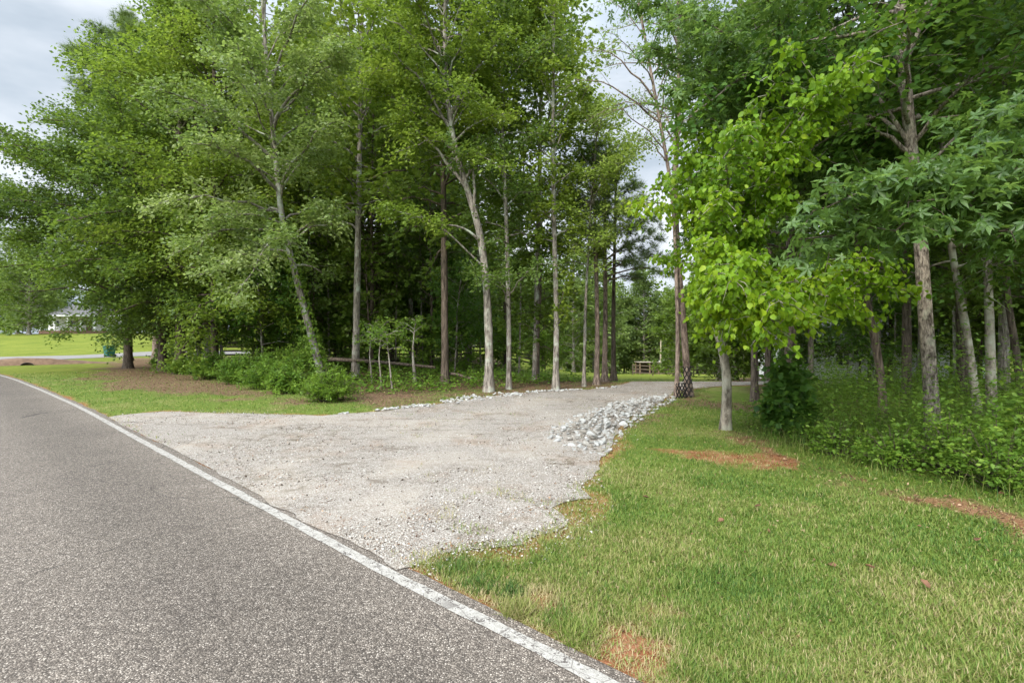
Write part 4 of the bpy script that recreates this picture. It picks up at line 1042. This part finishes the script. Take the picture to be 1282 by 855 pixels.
def shrubs():
    x, y = G(403, 505); shrub('shrub', 'bright green rounded shrub at the foot of the leaning tree', 'shrub', x, y + .4, .78, .95, 'leaf_bright', 130, 60, .065, KITE)
    L = [((352, 494), .75, .95, 'leafy green bush touching the bright rounded shrub'), ((322, 488), .8, .9, 'second bush of the bank, counted from the bright shrub'), ((290, 481), .9, .95, 'middle bush of the leafy bank under the trees'),
         ((255, 476), .9, .9, 'bush with arching stems in the leafy bank'), ((225, 469), .9, .9, 'low bush below the thick dark trunks'), ((198, 463), .8, .8, 'outermost bush of the leafy bank, toward the bin'), ((375, 480), .9, 1.3, 'tall bush behind the bright rounded shrub'),
         ((335, 474), 1.1, 1.3, 'taller bush at the back of the leafy bank')]
    for (p, R, Hh, lb) in L:
        x, y = G(*p); shrub('shrub', lb, 'shrub', x, y + .5, R * 1.1, Hh * random.uniform(.95, 1.35), 'leaf_shrub', 130, 60, .085, KITE, 'bushes of the leafy bank')
    R_ = [((985, 545), .42, 1.35, 'leaf_maple', .13, BROAD, 'tall dark leaved sapling shrub beside the dogwood'), ((1195, 592), .55, .7, 'leaf_shrub', .055, KITE, 'fine leaved bush hiding the foot of the oak'),
          ((1250, 612), .55, .75, 'leaf_shrub', .06, KITE, 'fine leaved bush on the near side of the oak'), ((1120, 585), .5, .55, 'leaf_shrub', .055, KITE, 'low fine leaved bush just short of the oak'),
          ((1050, 570), .45, .5, 'leaf_shrub', .055, KITE, 'low bush midway along the weedy edge'), ((1290, 590), .6, .9, 'leaf_shrub', .07, KITE, 'bush with broad pale leaves at the far end of the weedy edge'),
          ((1010, 520), .5, .8, 'leaf_shrub', .07, KITE, 'green bush behind the dark leaved sapling shrub')]
    for (p, R, Hh, lm, lf, tm, lb) in R_:
        x, y = G(*p); shrub('shrub', lb, 'shrub', x, y, R, Hh, lm, 60, 56, lf, tm, 'bushes along the weedy edge')
    x, y = 9.4, 16.8; shrub('shrub', 'small dark bush on the grass behind the dogwood trunk', 'shrub', x, y - 1, .55, .7, 'leaf_deep', 50, 50, .07)
    # saplings in the middle
    for px, py, h, lb in ((491, 487, 1.9, 'sapling with tilted pale stem and flat leafy top in the middle wood'), (478, 484, 2.0, 'thin upright sapling left of the tilted one'), (466, 480, 2.1, 'thin sapling behind the pair of pale stems'), (520, 481, 2.3, 'straight bare stemmed young trunk between the saplings and the forked tree')):
        x, y = G(px, py)
        P = dict(BP, n=9, z0=h * .62, z1=h, R=.75, leaf=.10, lpm=30, spread=.06, subs=6, sublen=.35, e0=.1, e1=.5)
        make_tree('sapling', lb, 'sapling', None, [np.array([x, y, 0]), np.array([x - .1, y, h * .5]), np.array([x - .2 if px == 491 else x, y, h])], .035 if px != 520 else .07, .01, P, 'leaf_shrub', 'bark_grey', KITE, sides=7, flare=.2)
shrubs()
def tufts():
    for p, Rr, h, tint, lb in (((570, 710), .16, .085, .14, 'green grass clump at the corner of gravel and road'), ((602, 732), .13, .075, .16, 'second green clump close to the white line'), ((640, 742), .10, .06, .05, 'bluish green weed clump by the bare red patch'),
                               ((648, 765), .10, .10, .72, 'straw coloured grass tuft under the bare red patch'), ((728, 795), .12, .10, .6, 'pale grass tuft beside the roadside red soil'), ((700, 776), .11, .07, .35, 'small olive tuft at the road edge')):
        x0, y0 = G(*p); n = 420; th = rng.uniform(0, 6.28, n); rr = Rr * rng.random(n) ** .7; a = rng.uniform(0, 6.28, n)
        x = rr * np.cos(a); y = rr * np.sin(a); el = np.radians(rng.uniform(20, 75, n))
        U = np.stack([np.cos(th) * np.cos(el), np.sin(th) * np.cos(el), np.sin(el)], 1); N_ = np.stack([-np.cos(th) * np.sin(el), -np.sin(th) * np.sin(el), np.cos(el)], 1)
        L = h * rng.uniform(.5, 1.2, n); wdt = rng.uniform(.003, .0055, n); Wd = norm(np.cross(N_, U)); Nn = np.cross(U, Wd); tv, tt = BLADE
        V = np.stack([x, y, 0 * x], 1)[:, None] + (tv[None, :, 0:1] * L[:, None, None]) * U[:, None] + (tv[None, :, 1:2] * wdt[:, None, None]) * Wd[:, None] - (tv[None, :, 2:3] * L[:, None, None] * .5) * Nn[:, None]
        o = link('grass_tuft', np_mesh('grass_tuft', V.reshape(-1, 3), (tt[None] + (np.arange(n) * 5)[:, None, None]).reshape(-1, 3), np.repeat(np.clip(rng.normal(tint, .12, n), 0, 1), 3)), M['blade'])
        o.location = (x0, y0, 0); tag(o, lb, 'grass tuft', 'grass tufts along the road edge')
tufts()

def ground_cover(name, label, poly, N, hmin, hmax, leafm, leaf, seed, maxr=30, tall=0):
    r = np.random.default_rng(seed); f = Fol(); xs = [p[0] for p in poly]; ys = [p[1] for p in poly]
    x = r.uniform(min(xs), max(xs), N * 4); y = r.uniform(min(ys), max(ys), N * 4)
    d = np.hypot(x, y); k = (sdist(poly, x, y) > .05 + .25 * r.random(len(x))) & (r.random(len(x)) < np.minimum(1, (9 / d) ** 1.6) * (.35 + 1.1 * fbm(x, y, 1.2, 3, seed))) 
    x = x[k][:N]; y = y[k][:N]; n = len(x); sdd = sdist(poly, x, y)
    for i in range(n):
        h = r.uniform(hmin, hmax) * (.35 + .65 * min(1, sdd[i] / 1.1)) * (.15 + 2.1 * float(fbm(x[i], y[i], 1.3, 3, seed + 3)) ** 1.6) * (2.0 if r.random() < .13 else 1)
        b = np.array([x[i], y[i], float(height(x[i], y[i]))]); tip = b + [r.normal(0, .25) * h, r.normal(0, .25) * h, h]
        sc_ = 1 + .03 * y[i]
        m = int(7 + 16 * h)
        u = r.random(m) ** .7; p = b + (tip - b) * u[:, None] + r.normal(0, .07, (m, 3)) * sc_
        a = r.uniform(0, 6.3, m); U = np.stack([np.cos(a), np.sin(a), r.normal(.1, .4, m)], 1)
        f.add(p, U, np.tile([0, 0, 1.0], (m, 1)) + r.normal(0, .5, (m, 3)), leaf * r.uniform(.6, 1.25, m) * sc_, np.clip(r.normal(.45, .2, m) + .25 * (float(fbm(x[i], y[i], .7, 2, seed + 7)) - .5), 0, 1))
    print(name, n, f.count())
    o = link(name, f.mesh(name, KITE), M[leafm]); tag(o, label, name.replace('_', ' '), kind='stuff')
ground_cover('undergrowth', 'dense green weeds growing between the right hand trunks', weeds_poly, 4600, .15, 1.05, 'leaf_shrub', .05, 5)
ground_cover('ground_cover', 'low green plants carpeting the shaded wood floor', cover_poly, 4200, .10, .38, 'leaf_shrub', .085, 6)

def tall_grass():
    N = 42000; poly = weeds_poly; xs = [p[0] for p in poly]; ys = [p[1] for p in poly]
    x = rng.uniform(min(xs), 14, N); y = rng.uniform(min(ys), 16, N)
    k = (sdist(poly, x, y) > 0) & (fbm(x, y, .8, 3, 14) > .47 - .15 * (x < 6)); x = x[k]; y = y[k]; n = len(x)
    th = rng.uniform(0, 6.28, n); el = np.radians(rng.uniform(55, 88, n))
    U = np.stack([np.cos(th) * np.cos(el), np.sin(th) * np.cos(el), np.sin(el)], 1); N_ = np.stack([-np.cos(th) * np.sin(el), -np.sin(th) * np.sin(el), np.cos(el)], 1)
    L = rng.uniform(.2, .75, n) * sstep(0, 1.6, sdist(poly, x, y) + .4); wdt = rng.uniform(.004, .007, n)
    P = np.stack([x, y, height(x, y)], 1); Wd = norm(np.cross(N_, U)); Nn = np.cross(U, Wd); tv, tt = BLADE
    V = P[:, None] + (tv[None, :, 0:1] * L[:, None, None]) * U[:, None] + (tv[None, :, 1:2] * wdt[:, None, None]) * Wd[:, None] - (tv[None, :, 2:3] * L[:, None, None] * .4) * Nn[:, None]
    T = tt[None] + (np.arange(n) * 5)[:, None, None]
    C = np.clip(rng.normal(.42, .2, n), 0, 1)
    me = np_mesh('tall_grass', V.reshape(-1, 3), T.reshape(-1, 3), np.repeat(C, 3))
    o = link('tall_grass', me, M['blade']); tag(o, 'unmown grass stalks standing among the weeds', 'tall grass', kind='stuff')
tall_grass()

# ------------------------------------------------------------------ small built things
def boxm(bm, x0, x1, y0, y1, z0, z1, Mx=None):
    vs = [bm.verts.new(Vector((x, y, z)) if Mx is None else Mx @ Vector((x, y, z))) for z in (z0, z1) for x, y in ((x0, y0), (x1, y0), (x1, y1), (x0, y1))]
    for f in ((3, 2, 1, 0), (4, 5, 6, 7), (0, 1, 5, 4), (1, 2, 6, 5), (2, 3, 7, 6), (3, 0, 4, 7)): bm.faces.new([vs[i] for i in f])
def fromb(name, bm, mat, parent=None, bevel=0):
    bmesh.ops.recalc_face_normals(bm, faces=bm.faces)
    if bevel: bmesh.ops.bevel(bm, geom=list(bm.edges), offset=bevel, segments=2, affect='EDGES')
    me = bpy.data.meshes.new(name); bm.to_mesh(me); bm.free(); return link(name, me, mat, parent)

def wheelie_bin():
    x, y = G(137, 447); z = float(height(x, y))
    root = empty('wheelie_bin', (x, y, z), -.5); tag(root, 'dark green wheeled bin standing beside the paved drive', 'bin')
    g = simple_mat('bin_green', (.015, .10, .07), .45, .1, 5); k = simple_mat('bin_black', (.02, .02, .02), .5)
    bm = bmesh.new()
    prof = [(.06, .30, .27), (.5, .34, .31), (.92, .37, .35), (.93, .41, .39), (.97, .41, .39)]
    rings = [[bm.verts.new((sx * a, sy * b, zz)) for sx, sy in ((-1, -1), (1, -1), (1, 1), (-1, 1))] for zz, a, b in prof]
    for r0, r1 in zip(rings, rings[1:]):
        for i in range(4): bm.faces.new((r0[i], r0[(i + 1) % 4], r1[(i + 1) % 4], r1[i]))
    bm.faces.new(rings[0][::-1]); bm.faces.new(rings[-1]); fromb('body', bm, g, root, .012)
    bm = bmesh.new(); boxm(bm, -.43, .43, -.43, .41, .985, 1.02); boxm(bm, -.30, .30, -.28, .28, 1.02, 1.06); fromb('lid', bm, g, root, .01)
    w = Wood(); w.tube([(-.3, .40, .97), (-.3, .49, .99), (.3, .49, .99), (.3, .40, .97)], [.016] * 4, 6); link('handle', w.mesh('handle'), k, root)
    for s in (-1, 1):
        bm = bmesh.new(); bmesh.ops.create_cone(bm, cap_ends=True, segments=18, radius1=.13, radius2=.13, depth=.05, matrix=Matrix.Translation((s * .36, .26, .13)) @ Matrix.Rotation(math.pi / 2, 4, 'Y')); fromb('wheel', bm, k, root, .006)
wheelie_bin()

def board_fence(name, pts, n_post, h, rails, mat, label):
    A = np.array(pts[0]); B = np.array(pts[1]); L = np.linalg.norm(B - A); ang = math.atan2(B[1] - A[1], B[0] - A[0])
    z0 = float(height(*A))
    root = empty(name, (A[0], A[1], z0), ang); tag(root, label, 'fence')
    for i in range(n_post):
        u = L * i / (n_post - 1); p = A + (B - A) * i / (n_post - 1); z = float(height(*p)) - z0
        bm = bmesh.new(); boxm(bm, u - .06, u + .06, -.06, .06, z - .2, z + h + .08); fromb('post', bm, mat, root)
    for k in range(rails):
        bm = bmesh.new()
        for i in range(n_post - 1):
            p = A + (B - A) * i / (n_post - 1); q = A + (B - A) * (i + 1) / (n_post - 1); za = float(height(*p)) - z0; zb = float(height(*q)) - z0
            u0 = L * i / (n_post - 1); u1 = L * (i + 1) / (n_post - 1) - .01; zz = h * (k + .8) / rails
            vs = [bm.verts.new(v) for v in ((u0, -.10, za + zz - .07), (u1, -.10, zb + zz - .07), (u1, -.062, zb + zz - .07), (u0, -.062, za + zz - .07), (u0, -.10, za + zz + .07), (u1, -.10, zb + zz + .07), (u1, -.062, zb + zz + .07), (u0, -.062, za + zz + .07))]
            for f in ((3, 2, 1, 0), (4, 5, 6, 7), (0, 1, 5, 4), (1, 2, 6, 5), (2, 3, 7, 6), (3, 0, 4, 7)): bm.faces.new([vs[i_] for i_ in f])
        fromb('rail', bm, mat, root)
fm = simple_mat('fence_dark', (.035, .028, .022), .8, .2, 4)
fm2 = simple_mat('fence_brown', (.12, .09, .065), .8, .2, 4)
board_fence('board_fence', ((-25, 41.5), (3, 45)), 12, 1.4, 4, fm, 'dark four board pasture fence behind the wood')
board_fence('board_fence', ((15.5, 62), (40, 58)), 11, 1.35, 3, fm2, 'brown three board fence across the slope below the driveway')

def far_shed():
    x, y = (810 - CX) / F * 97, 97; z = float(height(x, y))
    root = empty('open_shed', (x, y, z), .1); tag(root, 'small open shed with pale roof at the distant tree edge', 'shed')
    wd = simple_mat('shed_wood', (.22, .15, .09), .8, .2, 3); rf = simple_mat('shed_roof', (.30, .25, .20), .6, .15, 2); dk = simple_mat('shed_dark', (.05, .035, .025), .9)
    for px, py in ((-1.9, 1.2), (1.9, 1.2), (-1.9, -1.2), (.1, -1.2), (1.9, -1.2)):
        bm = bmesh.new(); boxm(bm, px - .09, px + .09, py - .09, py + .09, 0, 2.4); fromb('post', bm, wd, root)
    bm = bmesh.new(); boxm(bm, -2.15, 2.15, -1.5, 1.5, 2.403, 2.52); fromb('roof', bm, rf, root, .02)
    bm = bmesh.new(); boxm(bm, -1.8, 1.8, 1.30, 1.36, .1, 2.3); fromb('back_wall', bm, dk, root)
    x, y = (827 - CX) / F * 100, 100; z = float(height(x, y))
    root = empty('utility_pole', (x, y, z)); tag(root, 'plain pale utility pole in front of the distant trees', 'pole')
    w = Wood(); w.tube([(0, 0, -.5), (0, 0, 3), (.05, 0, 7.1)], [.19, .17, .13], 10); link('pole', w.mesh('pole'), simple_mat('pole_wood', (.36, .31, .21), .8, .2, 2), root, True)
    bm = bmesh.new(); boxm(bm, -.42, -.17, -.2, .12, 2.2, 2.8); fromb('meter_box', bm, simple_mat('meter_grey', (.5, .5, .48), .5), root, .02)
far_shed()

def lattice():
    # black expanding lattice round the foot of the thin trunk and fanned out beside it
    x, y = (853 - CX) / F * 13.35, 13.25
    root = empty('lattice_screen', (x, y, 0), .1); tag(root, 'black diamond lattice screen standing between two tall trunks', 'lattice')
    k = simple_mat('lattice_black', (.012, .012, .013), .6)
    def panel(cx, w_, h_, cell, tilt, yoff, lean):
        bm = bmesh.new(); m = []
        n = int((w_ + h_) / cell) + 1
        for s in (1, -1):
            for i in range(-n, n):
                p = []
                for t in np.linspace(0, 1, 2):
                    pass
                c0 = i * cell; # line x - s*z*0.6 = c0 clipped
                zs = []
                for zz in np.linspace(0, h_, 40):
                    xx = c0 + s * zz * .55
                    if 0 <= xx <= w_: zs.append(zz)
                if len(zs) < 3: continue
                z0, z1 = zs[0], zs[-1]; x0, x1 = c0 + s * z0 * .55, c0 + s * z1 * .55
                L = math.hypot(x1 - x0, z1 - z0); a = math.atan2(z1 - z0, x1 - x0)
                Mx = Matrix.Translation((cx + x0 + lean * z0, yoff + (.008 if s > 0 else -.008), z0)) @ Matrix.Rotation(-a, 4, 'Y')
                boxm(bm, 0, L, -.006, .006, -.012, .012, Mx)
        return bm
    fromb('lattice_panel', panel(.0, .28, .86, .12, 0, 0, 0), k, root)
    b = fromb('lattice_panel', panel(-.32, .36, .42, .10, 0, -.12, 0), k, root); b.rotation_euler = (0, 0, .25)
lattice()

def house(x, y, rz, Wd, Dp, Hh, label, wall, cols=False, zoff=0.0):
    z = float(height(x, y)) + zoff
    root = empty('house', (x, y, z), rz); tag(root, label, 'house')
    wm = simple_mat('siding', wall, .7, .06, 1.5); rf = simple_mat('shingles', (.13, .125, .125), .9, .2, 6); gl = simple_mat('house_glass', (.03, .04, .05), .1, .1, 2, .6); wt = simple_mat('trim_white', (.8, .8, .79), .5, .03, 2)
    bm = bmesh.new(); boxm(bm, -Wd / 2, Wd / 2, 0, Dp, -1.5, Hh); fromb('wall', bm, wm, root)
    bm = bmesh.new(); o = .45
    v = [bm.verts.new(c) for c in ((-Wd / 2 - o, -o, Hh + .01), (Wd / 2 + o, -o, Hh + .01), (Wd / 2 + o, Dp + o, Hh + .01), (-Wd / 2 - o, Dp + o, Hh + .01), (-Wd / 2 + 1.6, Dp / 2, Hh + 2.4), (Wd / 2 - 1.6, Dp / 2, Hh + 2.4))]
    for f in ((0, 1, 5, 4), (2, 3, 4, 5), (1, 2, 5), (3, 0, 4), (3, 2, 1, 0)): bm.faces.new([v[i] for i in f])
    fromb('roof', bm, rf, root)
    n = int(Wd // 3)
    for i in range(n):
        cx = -Wd / 2 + (i + .5) * Wd / n
        if i == n // 2:
            bm = bmesh.new(); boxm(bm, cx - .5, cx + .5, -.07, .0, 0, 2.1); d = fromb('door', bm, simple_mat('door_dark', (.10, .04, .03), .5), root)
            continue
        bm = bmesh.new(); boxm(bm, cx - .55, cx + .55, -.05, .0, .8, 2.1); wn = fromb('window', bm, wt, root)
        for a, b in ((-.48, -.03), (.03, .48)):
            bm = bmesh.new(); boxm(bm, cx + a, cx + b, -.062, -.04, .87, 2.03); fromb('pane', bm, gl, wn)
    if cols:
        bm = bmesh.new(); boxm(bm, -Wd / 2, Wd / 2, -2.4, -.003, -1.5, -.02); fromb('porch', bm, simple_mat('brick_brown', (.17, .10, .07), .9, .2, 6), root)
        bm = bmesh.new(); boxm(bm, -Wd / 2 - .2, Wd / 2 + .2, -2.7, -.452, Hh - .25, Hh + .0); fromb('porch_roof', bm, wt, root)
        for i in range(7):
            cx = -Wd / 2 + .3 + i * (Wd - .6) / 6
            w = Wood(); w.tube([(cx, -2.2, -.02), (cx, -2.2, Hh - .26)], [.2, .18], 12); link('column', w.mesh('column'), wt, root, True)
house(-87.5, 100, .15, 15, 8, 3.1, 'white house with columned porch on the crest of the far lawn', (.7, .7, .68), True, .9)
house(31.5, 41, -.12, 16, 7, 2.7, 'white farmhouse glimpsed through the trunks on the right', (.78, .78, .77), False, .3)

def logs():
    for a, b, r, lb in ((W(400, 449, 21), W(545, 460, 19.5), .09, 'long fallen log lying across the middle of the shaded wood'), (W(556, 467, 18), W(590, 474, 17.2), .06, 'short fallen log leaning near the forked tree')):
        a = np.array(a); b = np.array(b); 
        w = Wood(); w.tube(resample([a, (a + b) / 2 + [0, 0, .06], b], 14), np.linspace(r, r * .6, 14), 9, .2, 3)
        root = link('fallen_log', w.mesh('fallen_log', a), M['bark_dark'], None, True); root.location = tuple(a); tag(root, lb, 'log')
logs()

def culvert():
    x, y = G(34, 457)
    root = empty('culvert', (x, y, -.07), .78); root.scale = (.7, 1, .6); tag(root, 'dark culvert pipe mouth in the bank below the paved drive', 'culvert')
    k = simple_mat('pipe_dark', (.03, .03, .03), .7)
    bm = bmesh.new()
    o1 = [bm.verts.new((math.cos(t) * .42, -.6, .10 + math.sin(t) * .30)) for t in np.linspace(0, 6.283, 21)[:-1]]
    i1 = [bm.verts.new((math.cos(t) * .36, -.6, .10 + math.sin(t) * .25)) for t in np.linspace(0, 6.283, 21)[:-1]]
    o2 = [bm.verts.new((v.co.x, 1.5, v.co.z)) for v in o1]; i2 = [bm.verts.new((v.co.x, 1.5, v.co.z)) for v in i1]
    for i in range(20):
        j = (i + 1) % 20
        bm.faces.new((o1[i], o1[j], i1[j], i1[i])); bm.faces.new((o1[i], o2[i], o2[j], o1[j])); bm.faces.new((i1[i], i1[j], i2[j], i2[i]))
    bm.faces.new(i2)
    fromb('pipe', bm, k, root)
    # earth bank over the pipe
    n = 40; gx, gy = np.meshgrid(np.linspace(-6, 6, n), np.linspace(-.55, 3.2, 16))
    z = .46 * sstep(-.62, .0, gy) * sstep(3.2, 1.0, gy) * np.exp(-(gx / 2.8) ** 2) * (1 + .5 * (fbm(gx + 9, gy, 1.4, 3, 4) - .5)) - .04
    V = np.stack([gx.ravel(), gy.ravel(), z.ravel()], 1); i = np.arange(15)[:, None] * n; j = np.arange(n - 1)[None]
    Q = np.stack([i + j, i + j + 1, i + n + j + 1, i + n + j], -1).reshape(-1, 4)
    o = link('earth_bank', np_mesh('earth_bank', V, Q), simple_mat('bank_soil', (.19, .12, .075), .95, .25, 3), None, True); o.location = (x, y, 0); o.rotation_euler = (0, 0, .78); tag(o, kind='structure')
culvert()

def fallen_leaves():
    m = simple_mat('dead_leaf', (.20, .10, .055), .7, .3, 20)
    spec = [((907, 655), 'tan fallen leaf on the grass nearest the gravel'), ((1046, 715), 'pinkish brown fallen leaf, one of two lying close in mid lawn'), ((1083, 713), 'darker brown leaf lying close to the pinkish one in mid lawn'), ((1165, 743), 'brown fallen leaf on the lawn at the near corner'),
            ((813, 627), 'reddish dead leaf on the grass beside the gravel edge'), ((1222, 682), 'orange fallen leaf near the bare soil edge'), ((944, 638), 'faded brown leaf in the upper lawn'), ((1260, 622), 'large pale dead leaf on the soil by the weeds')]
    tv = np.array([[0, 0, 0], [.22, .34, .10], [.6, .36, .16], [1, 0, .05], [.6, -.36, .2], [.22, -.34, .08], [.5, 0, -.02]]); tt = OVAL[1]
    for i, (p, lb) in enumerate(spec):
        x, y = G(*p); me = np_mesh('fallen_leaf', tv * .065 * (1, 1, 1.2), tt, rng.random(6))
        o = link('fallen_leaf', me, m); o.location = (x, y, .035); o.rotation_euler = (random.gauss(0, .3), random.gauss(0, .3), random.uniform(0, 6)); tag(o, lb, 'leaf', 'fallen leaves on the lawn')
        sm = o.modifiers.new('thick', 'SOLIDIFY'); sm.thickness = .0015
fallen_leaves()

# ------------------------------------------------------------------ light, sky, camera
SUN_EL, SUN_AZ = math.radians(40), math.radians(212)       # behind the camera, to the left
sun = bpy.data.lights.new('sun', 'SUN'); sun.energy = 1.9; sun.angle = math.radians(12); sun.color = (1, .93, .84)
so = bpy.data.objects.new('sun', sun); COL.objects.link(so)
dirv = Vector((math.sin(SUN_AZ) * math.cos(SUN_EL), math.cos(SUN_AZ) * math.cos(SUN_EL), math.sin(SUN_EL)))
so.rotation_euler = dirv.to_track_quat('Z', 'Y').to_euler(); so.location = (0, 0, 40)
w = bpy.data.worlds.new('World'); sc.world = w; w.use_nodes = True; nt = w.node_tree
for n in list(nt.nodes): nt.nodes.remove(n)
sky = nt.nodes.new('ShaderNodeTexSky'); sky.sky_type = 'NISHITA'; sky.sun_disc = False; sky.sun_elevation = SUN_EL; sky.sun_rotation = SUN_AZ; sky.dust_density = 3
tc = nt.nodes.new('ShaderNodeTexCoord'); mp_ = nt.nodes.new('ShaderNodeMapping'); mp_.inputs['Scale'].default_value = (1, 1, 2.6); nt.links.new(tc.outputs['Generated'], mp_.inputs[0])
cn = noise(nt, 1.7, 6, .55, mp_.outputs[0], .3)
cl = ramp(nt, [(.34, (2.5, 3.0, 3.55)), (.46, (3.5, 4.0, 4.55)), (.58, (5.2, 5.55, 6.0)), (.74, (8.2, 8.4, 8.6))], cn).outputs[0]
sx = nt.nodes.new('ShaderNodeSeparateXYZ'); nt.links.new(tc.outputs['Generated'], sx.inputs[0])
zen = mth(nt, 'MULTIPLY_ADD', ramp(nt, [(.45, (0, 0, 0)), (.95, (1, 1, 1))], sx.outputs['Z']).outputs[0], 1.5, 1.0)
cl = mixc(nt, cl, zen, 1.0, 'MULTIPLY')
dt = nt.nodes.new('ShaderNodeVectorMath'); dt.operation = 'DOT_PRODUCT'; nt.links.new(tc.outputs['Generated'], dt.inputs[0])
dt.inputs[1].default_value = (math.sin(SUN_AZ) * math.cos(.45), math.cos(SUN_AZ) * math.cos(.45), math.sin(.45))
gl = mth(nt, 'MULTIPLY_ADD', mth(nt, 'POWER', mth(nt, 'MAXIMUM', dt.outputs['Value'], 0), 1.6), 3.0, 1.0)  # broad sky glow added behind the camera, out of view, as front fill
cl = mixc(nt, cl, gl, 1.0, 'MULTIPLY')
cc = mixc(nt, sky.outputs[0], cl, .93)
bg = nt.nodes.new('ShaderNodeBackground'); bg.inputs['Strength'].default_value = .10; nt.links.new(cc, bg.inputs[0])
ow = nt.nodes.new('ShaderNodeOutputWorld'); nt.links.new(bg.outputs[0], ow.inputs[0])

cam = bpy.data.cameras.new('camera'); co = bpy.data.objects.new('camera', cam); COL.objects.link(co); sc.camera = co
co.location = (0, 0, H0); co.rotation_euler = (math.pi / 2, 0, 0)
cam.sensor_width = 36; cam.sensor_fit = 'HORIZONTAL'; cam.lens = F / 1282 * 36; cam.clip_end = 3000; cam.clip_start = .05
cam.shift_y = (HY - 427.5) / 1282 * 1.0

vs = sc.view_settings; vs.view_transform = 'Standard'; vs.look = 'None'; vs.gamma = 1; vs.exposure = .88; vs.use_curve_mapping = False
cy = sc.cycles
cy.max_bounces = 10; cy.diffuse_bounces = 7; cy.transmission_bounces = 6; cy.glossy_bounces = 2; cy.transparent_max_bounces = 4
cy.use_adaptive_sampling = True; cy.adaptive_threshold = .02
cy.use_denoising = True; cy.denoiser = 'OPENIMAGEDENOISE'; cy.denoising_input_passes = 'RGB_ALBEDO_NORMAL'
cy.sample_clamp_indirect = 4
cy.caustics_reflective = False; cy.caustics_refractive = False
sc.render.use_persistent_data = False
